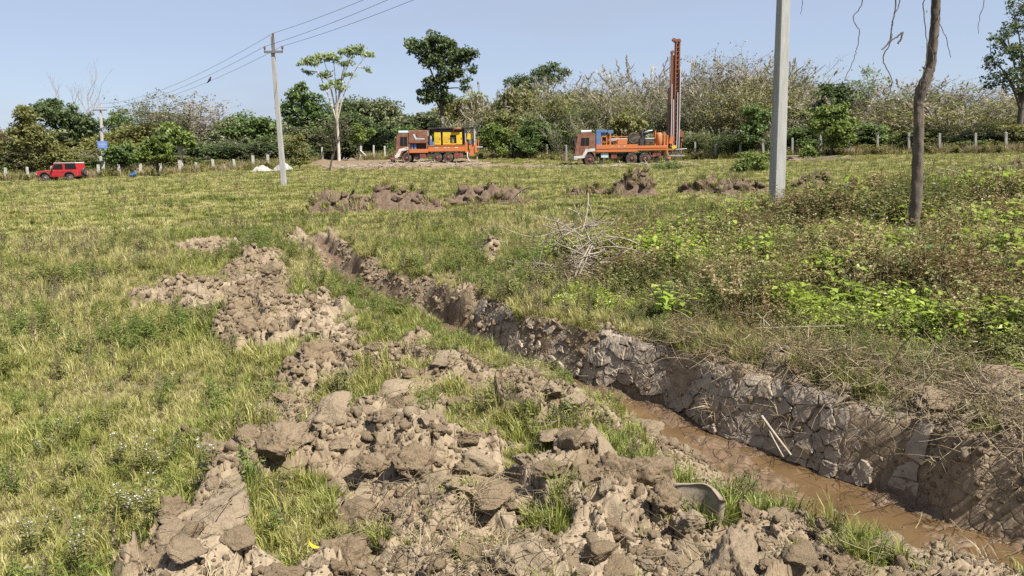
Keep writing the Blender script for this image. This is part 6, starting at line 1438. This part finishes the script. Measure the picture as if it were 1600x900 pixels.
SP = [(herb(1, .42, 9, 22, .046, .024), M_WGREEN), (herb(2, .50, 8, 24, .040, .020, .28), M_WGREEN), (herb(3, .36, 10, 20, .036, .018), M_WRED), (herb(4, .5, 8, 22, .034, .016, .26), M_WRED), (herb(5, .50, 6, 13, .10, .055, .27), M_WBRT),
      (tangle(6, 26, .35, .003), M_STRAW), (tuft(21, 40, .38, .06, .007, .7), M_GRASS), (herb(8, .30, 9, 22, .045, .022, .3), M_WGREEN), (tangle(9, 14, .5, .005), M_DEAD), (herb(10, .6, 5, 34, .022, .010, .2), M_WGREEN), (herb(11, .85, 7, 30, .06, .03, .38), M_WGREEN), (stalk(12, .85, 5), M_STRAW), (herb(13, .8, 6, 26, .055, .026, .35), M_WRED)]
x, y = fan_points(52000, 3.2, 24, 0, 44, 1.25)
zr = zone_right(x, y); f = fields(x, y)
bh = gp(905, 425); keep = (rng.random(len(x)) < zr * .9 * (1 - .9 * np.exp(-((x - bh.x) ** 2 + (y - bh.y) ** 2) / .35)) * (1 - .93 * np.exp(-((x - foot.x * .90) ** 2 + (y - foot.y * .90) ** 2) / .8))) & (f[1] < .75) & (f[4] < .2); x, y, z, zr = x[keep], y[keep], f[0][keep], zr[keep]; n = len(x)
core = sstep(.8, -1.8, sdist(SCRUB, x, y))
redp = fbm2(x, y, .45, 2, 301) + .25 * noise2(x * 2.0, y * 2.0, 302); brt = fbm2(x, y, .6, 2, 311); tang = fbm2(x, y, .5, 2, 321)
ix = np.array([0, 1, 7, 0, 9, 1, 6])[rng.integers(0, 7, n)]
ix = np.where((redp > -.08) & (rng.random(n) < .62), np.array([2, 3, 3, 5])[rng.integers(0, 4, n)], ix); ix = np.where((brt > .12) & (rng.random(n) < .45), 4, ix)
ix = np.where((tang > .25) & (rng.random(n) < .3), np.array([5, 8])[rng.integers(0, 2, n)], ix)
ix = np.where(rng.random(n) < .07 * sstep(5.5, 8, np.hypot(x, y)), rng.integers(10, 13, n), ix)
dd = np.hypot(x, y); hs = np.interp(dd, [4.5, 7, 9, 11.9, 13, 14.5, 18, 22], [.45, .52, .56, .52, .95, 1.35, 1.3, 1.0]) * (.55 + .6 * core) * (1.1 + .75 * fbm2(x, y, .75, 2, 331)); s = rng.uniform(.7, 1.2, n) * np.clip(hs, .3, 1.5); s = np.where(ix >= 10, np.minimum(s, .85), s)
scatter('undergrowth', np.stack([x, y, z], 1), np.stack([rng.normal(0, .22, n), rng.normal(0, .22, n), rng.uniform(0, 6.28, n)], 1), scl3(s), ix, np.clip(rng.normal(0, .2, n) + .5 * brt, -.6, .6), SP, 'low weedy undergrowth of small leafed herbs and dry stalks on the right bank')
# straw and twig litter on the bare bank and over the spoil
LT = [(tangle(31, 10, .22, .0022), M_STRAW), (tangle(32, 6, .34, .003), M_STRAW), (tangle(33, 6, .3, .0035), M_DEAD), (tuft(34, 30, .16, .08, .004, 1.4, .75), M_STRAW), (tuft(35, 26, .10, .06, .005, 1.0), M_GRASS)]
x, y = fan_points(30000, 1.9, 14, -30, 44, 1.0)
f = fields(x, y); bk = sstep(.5, -.3, sdist(BANK, x, y)); pr = np.where(bk > .1, bk * .85, np.where(f[1] > .6, .05 + .22 * (fbm2(x, y, 1.3, 2, 351) > .12), .012)); keep = (rng.random(len(x)) < pr) & (f[2] < .25) & (f[4] < .75)
x, y, z, bk = x[keep], y[keep], f[0][keep], bk[keep]; n = len(x); ix = np.where(bk > .2, np.array([0, 1, 2, 3, 3, 0])[rng.integers(0, 6, n)], np.array([0, 3, 3, 4, 2])[rng.integers(0, 5, n)])
scatter('dry_litter', np.stack([x, y, z + .008], 1), np.stack([rng.normal(0, .35, n), rng.normal(0, .35, n), rng.uniform(0, 6.28, n)], 1), scl3(rng.uniform(.45, 1.1, n) * np.where(bk > .2, 1.0, .7)), ix, rng.normal(.1, .2, n), LT, 'dry straw, roots and twigs strewn over the bare earth')

# ------------------------------------------------------------------ leafy plants that stand out in the scrub
def broad_plant(name, label, u, v, h, st, lv, ll, lw, mat, seed, spread=.25, group=None, lift=0):
    """leafy plant: stems and every big leaf its own part"""
    p = gp(u, v); z = gz(p.x, p.y); t = thing(name, label, 'plant', (p.x, p.y, z + lift), 0, group); r = np.random.default_rng(seed); sb = Buf(); 
    for k in range(st):
        a = r.uniform(0, 6.28); o = np.array([math.cos(a), math.sin(a), 0]) * spread * r.uniform(.1, 1); hh = h * r.uniform(.65, 1.05)
        c = bez(np.array([0, 0, -.05]), o * .4 + np.array([0, 0, hh * .6]), o + np.array([0, 0, hh]), 7); sb.tube(c, .007, .003, 5)
        for j in range(lv):
            tt = .35 + .65 * (j + .5) / lv; i = min(int(tt * 6), 5); q0 = c[i] + (c[i + 1] - c[i]) * (tt * 6 - i); an = j * 2.4 + r.uniform(-.5, .5) + a
            D = Vector((math.cos(an), math.sin(an), r.uniform(-.15, .55))).normalized(); s = r.uniform(.6, 1.15); L_ = ll * s; W_ = lw * s
            side = D.cross(Vector((0, 0, 1))).normalized(); up = side.cross(D); pts = []; rows = [(0, .10), (.16, .62), (.38, 1.0), (.62, .86), (.84, .45), (1.0, .02)]
            dr = r.uniform(.15, .5)
            for (f_, w_) in rows:
                mid = D * (L_ * f_ + .03) - Vector((0, 0, dr * L_ * f_ * f_)); pts += [mid - side * W_ * w_ / 2 + up * W_ * .10 * w_, mid, mid + side * W_ * w_ / 2 + up * W_ * .10 * w_]
            fs = []
            for i_ in range(5): fs += [(i_ * 3, i_ * 3 + 1, i_ * 3 + 4, i_ * 3 + 3), (i_ * 3 + 1, i_ * 3 + 2, i_ * 3 + 5, i_ * 3 + 4)]
            link('leaf', mesh_np('leaf', [tuple(w) for w in pts], fs, v=np.full(18, np.clip(r.normal(.5, .2), 0, 1)), smooth=True), mat, t, tuple(q0))
    link('stem', sb.mesh('stem', True), M_STEM, t); return t
M_STEM = leafmat('green_stem', [(.06, .08, .02), (.14, .15, .05), (.2, .2, .08)], .05)
M_BROADL = leafmat('broad_leaf', [(.045, .085, .02), (.095, .16, .035), (.17, .25, .06)], .35, .4)
broad_plant('broadleaf_seedling', 'dark green seedling with very large oval leaves just left of the near trunk foot', 1385, 440, .62, 3, 3, .24, .15, M_BROADL, 1, .16)
broad_plant('broadleaf_seedling', 'green seedling with large pale veined leaves right below the near trunk foot', 1462, 470, .62, 3, 4, .21, .12, M_BROADL, 2, .18)
broad_plant('rosette_plant', 'bright yellow green rosette plant on the bare bank at the right edge', 1562, 602, .12, 2, 6, .13, .055, M_WBRT, 3, .05)
broad_plant('rosette_plant', 'second bright leafy plant above the rosette at the right edge', 1590, 560, .26, 3, 5, .13, .07, M_WBRT, 4, .12)
for k, (u, v, h, lab) in enumerate([(1140, 410, .55, 'tall lime green leafy plant in the middle of the scrub'), (1052, 452, .45, 'lime green leafy plant left of centre in the scrub'), (1082, 395, .42, 'lime green plant behind the brushwood in the scrub'), (1015, 400, .35, 'small lime green plant beside the brushwood heap'),
                                    (1040, 505, .25, 'bright seedling near the trench brink below the brushwood'), (1265, 345, .55, 'lime green plant just right of the near concrete pole'), (1225, 330, .6, 'lime green plant hiding the foot of the near concrete pole'), (1560, 440, .55, 'lime leafed plant at the right edge of the scrub'), (1590, 500, .45, 'lime leafed plant low at the right edge of the scrub'),
                                    (1520, 400, .5, 'lime leafed plant between the near trunk and the right edge'), (1300, 430, .3, 'small lime plant in the brown patch of scrub'), (1580, 350, .7, 'tall lime leafed plant high on the right edge of the scrub'), (1345, 505, .22, 'small yellow leafed plant low in the scrub'), (1330, 345, .5, 'lime leafed plant midway between near pole and near trunk')]):
    broad_plant('leafy_plant', lab, u, v, h * 1.6, 8, 7, .11, .06, M_WBRT, 20 + k, .30)
# weeds with pale lilac flowers in the grass, lower left
M_FLOWER, _nt, _b = nmat('lilac_petal'); _b.inputs['Base Color'].default_value = (.50, .44, .55, 1); _b.inputs['Roughness'].default_value = .6
FW_ = []
for k in range(3):
    r = np.random.default_rng(60 + k); sb = Buf(); lf = Buf(); fl = Buf(); h = .26
    for s_ in range(3):
        a = r.uniform(0, 6.28); o = np.array([math.cos(a), math.sin(a), 0]) * .07 * s_; c = bez(np.array([0, 0, -.03]), o * .3 + np.array([0, 0, h * .5]), o + np.array([0, 0, h * r.uniform(.75, 1.1)]), 7); sb.tube(c, .0035, .002, 5)
        for j in range(2, 7):
            for w in range(5):
                an = w * 1.26 + j; D = np.array([[math.cos(an), math.sin(an), .35]]); V, q = leaf_quads(c[j][None] + unit(D) * .03, D, np.array([[0, 0, 1.0]]), [.07 * (1.1 - j * .08)], [.014], .1); lf.add(V, q, v=r.random())
            if j >= 5 - (k == 0):
                m = 5; an = r.uniform(0, 6.28, m); D = np.stack([np.cos(an), np.sin(an), np.full(m, .5)], 1); V, q = leaf_quads(c[j] + D * .014, D, r.normal(size=(m, 3)), np.full(m, .011), np.full(m, .007)); fl.add(V, q)
    FW_.append((sb.mesh('stem', True), lf.mesh('leaves'), fl.mesh('flowers')))
frs = random.Random(6)
for k, (u, v) in enumerate([(52, 872), (128, 868), (122, 905), (202, 822), (243, 815), (217, 742), (247, 745), (182, 735), (100, 705), (64, 725), (318, 752)]):
    p = gpf(u, v); s_, l_, f_ = FW_[k % 3]; t = thing('flowering_weed', ['slender', 'leafy', 'branched'][k % 3] + ' lilac flowered weed in the lower left grass', 'weed', (p.x, p.y, gz(p.x, p.y)), frs.uniform(0, 6.28), 'lilac flowered weeds in the grass', frs.uniform(.55, .8))
    link('stem', s_, M_STEM, t); tag(link('leaves', l_, M_LEAF['olive'], t), kind='stuff'); tag(link('flowers', f_, M_FLOWER, t), kind='stuff')

# ------------------------------------------------------------------ brushwood and sticks
def brush(label, u, v, w, h, n, seed, dep=.8, mat='dry', rad=.010):
    p = gp(u, v); z = gz(p.x, p.y); t = thing('brushwood_heap', label, 'brushwood', (p.x, p.y, z)); r = np.random.default_rng(seed)
    for k in range(n):
        B = Buf(); c0 = np.array([r.normal() * w * .22, r.normal() * dep * .22, abs(r.normal()) * h * .35 + .03]); d = unit(np.array([r.normal(), r.normal() * .6, r.normal() * .38])); ln = r.uniform(.35, .95) * w * .6
        a = c0 - d * ln / 2; b = c0 + d * ln / 2; a[2] = max(a[2], .0); b[2] = max(b[2], .0); c = bez(a, c0 + r.normal(size=3) * ln * .12, b, 6); rr = rad * r.uniform(.4, 1.0); B.tube(c, rr, rr * .35, 4)
        for _ in range(3):
            i = r.integers(2, 6); d2 = unit(d + r.normal(size=3) * .7); l2 = ln * r.uniform(.15, .4); B.tube(bez(c[i], c[i] + d2 * l2 * .5 + r.normal(size=3) * .02, c[i] + d2 * l2, 4), rr * .45, rr * .15, 3)
        link('branch', B.mesh('branch'), M_BARK[mat], t)
    return t
M_BARK['old'] = barkmat('old_branch', (.16, .13, .10), (.32, .275, .21), 20, .3)
brush('large tangled heap of grey dry branches on the left edge of the scrub', 906, 440, 1.15, 1.0, 100, 1, 1.1, 'old', .012)
brush('tangle of pale dry branches around the near trunk, beyond the scrub', 1400, 345, 2.0, .8, 60, 2, 1.2, 'dry')
brush('dark brushwood heap left of the near concrete pole', 1160, 338, 1.3, .5, 36, 3, .9, 'old')
brush('dry branches lying right of the near trunk, beyond the scrub', 1500, 345, 1.5, .5, 36, 4, .9, 'dry')
def stick(label, pts, d, r0, r1, mat='dry'):
    P = np.array([list(at(u, v, d + e)) for u, v, e in pts]); B = Buf(); c = catmull(P, 6); o = c[0].copy(); B.tube(c - o, r0, r1, 7)
    return tag(link('stick', B.mesh('stick', True), M_BARK[mat], None, tuple(o)), label, 'stick')
M_BARK['bone'] = barkmat('peeled_stick', (.22, .185, .13), (.34, .295, .225), 20, .3)
dS = gp(900, 455).y
stick('thick pale peeled stick leaning on the brushwood heap, left one of the pair', [(888, 458, 0), (903, 420, .08), (925, 377, .2)], dS, .014, .010, 'bone'); stick('thick pale peeled stick leaning on the brushwood heap, right one of the pair', [(894, 454, .05), (911, 415, .12), (928, 378, .24)], dS, .015, .009, 'bone')
dS = gp(1262, 552).y; stick('short pale stick standing upright in the grass at the lower edge of the scrub', [(1262, 553, 0), (1262, 530, .0), (1263, 510, .02)], dS, .007, .006, 'bone'); stick('long thin twig lying level across the lower edge of the scrub', [(1180, 513, .3), (1240, 511, .15), (1320, 509, 0)], dS, .005, .003, 'dry')
dS = gpf(1236, 706).y - .03; stick('pale peeled stick slanting down into the trench water', [(1190, 650, .16), (1212, 680, .04), (1236, 711, -.04)], dS, .008, .006, 'bone'); stick('thinner stick beside the pale one slanting into the trench', [(1194, 656, .15), (1208, 685, .03), (1224, 714, -.06)], dS, .005, .004, 'dry')
dS = gp(1555, 345).y; stick('dark dead stalk standing in the scrub near the right edge', [(1553, 345, 0), (1551, 300, .0), (1548, 262, .05)], dS, .009, .005, 'old')
# curled yellow leaf on the spoil
p = gpf(487, 868); B = Buf()
for k in range(7):
    a = -1.1 + 2.2 * k / 6; B.V.append(np.array([[math.sin(a) * .035, -.008 * math.cos(a * 1.4), .035 - math.cos(a) * .035], [math.sin(a) * .035, .008 * math.cos(a * 1.4), .035 - math.cos(a) * .032]])); B.v.append(np.full(2, .5)); B.n += 2
B.q.append(np.array([(2 * k, 2 * k + 1, 2 * k + 3, 2 * k + 2) for k in range(6)]))
tag(link('fallen_leaf', B.mesh('fallen_leaf', True), leafmat('yellow_leaf', [(.62, .40, .02), (.70, .47, .03), (.75, .52, .05)], .3), None, (p.x, p.y, gz(p.x, p.y) + .04), (.3, .9, .5)), 'curled yellow leaf on the earth at the lower left of the spoil', 'leaf')


# ------------------------------------------------------------------ shared labels: tell neighbours apart by their order from the left
ORD = ['leftmost', 'second from left', 'third from left', 'fourth from left', 'fifth from left', 'sixth from left', 'seventh from left', 'eighth from left']
_by = {}
for o in SC.objects:
    if o.parent is None and 'label' in o and 'group' in o: _by.setdefault(o['label'], []).append(o)
for o in SC.objects:
    if o.parent is None and 'label' in o:
        o['label'] = o['label'].replace('in the middle of the thicket', 'mid thicket').replace('at the front of the thicket', 'fronting the thicket').replace('bare topped shrub', 'bare shrub')
_by = {}
for o in SC.objects:
    if o.parent is None and 'label' in o and 'group' in o: _by.setdefault(o['label'], []).append(o)
for lab, os_ in _by.items():
    if len(os_) < 2: continue
    os_.sort(key=lambda o: o.location.x / max(.1, o.location.y))
    for k, o in enumerate(os_): o['label'] = lab + ', ' + ('rightmost' if k == len(os_) - 1 else ORD[min(k, 7)])
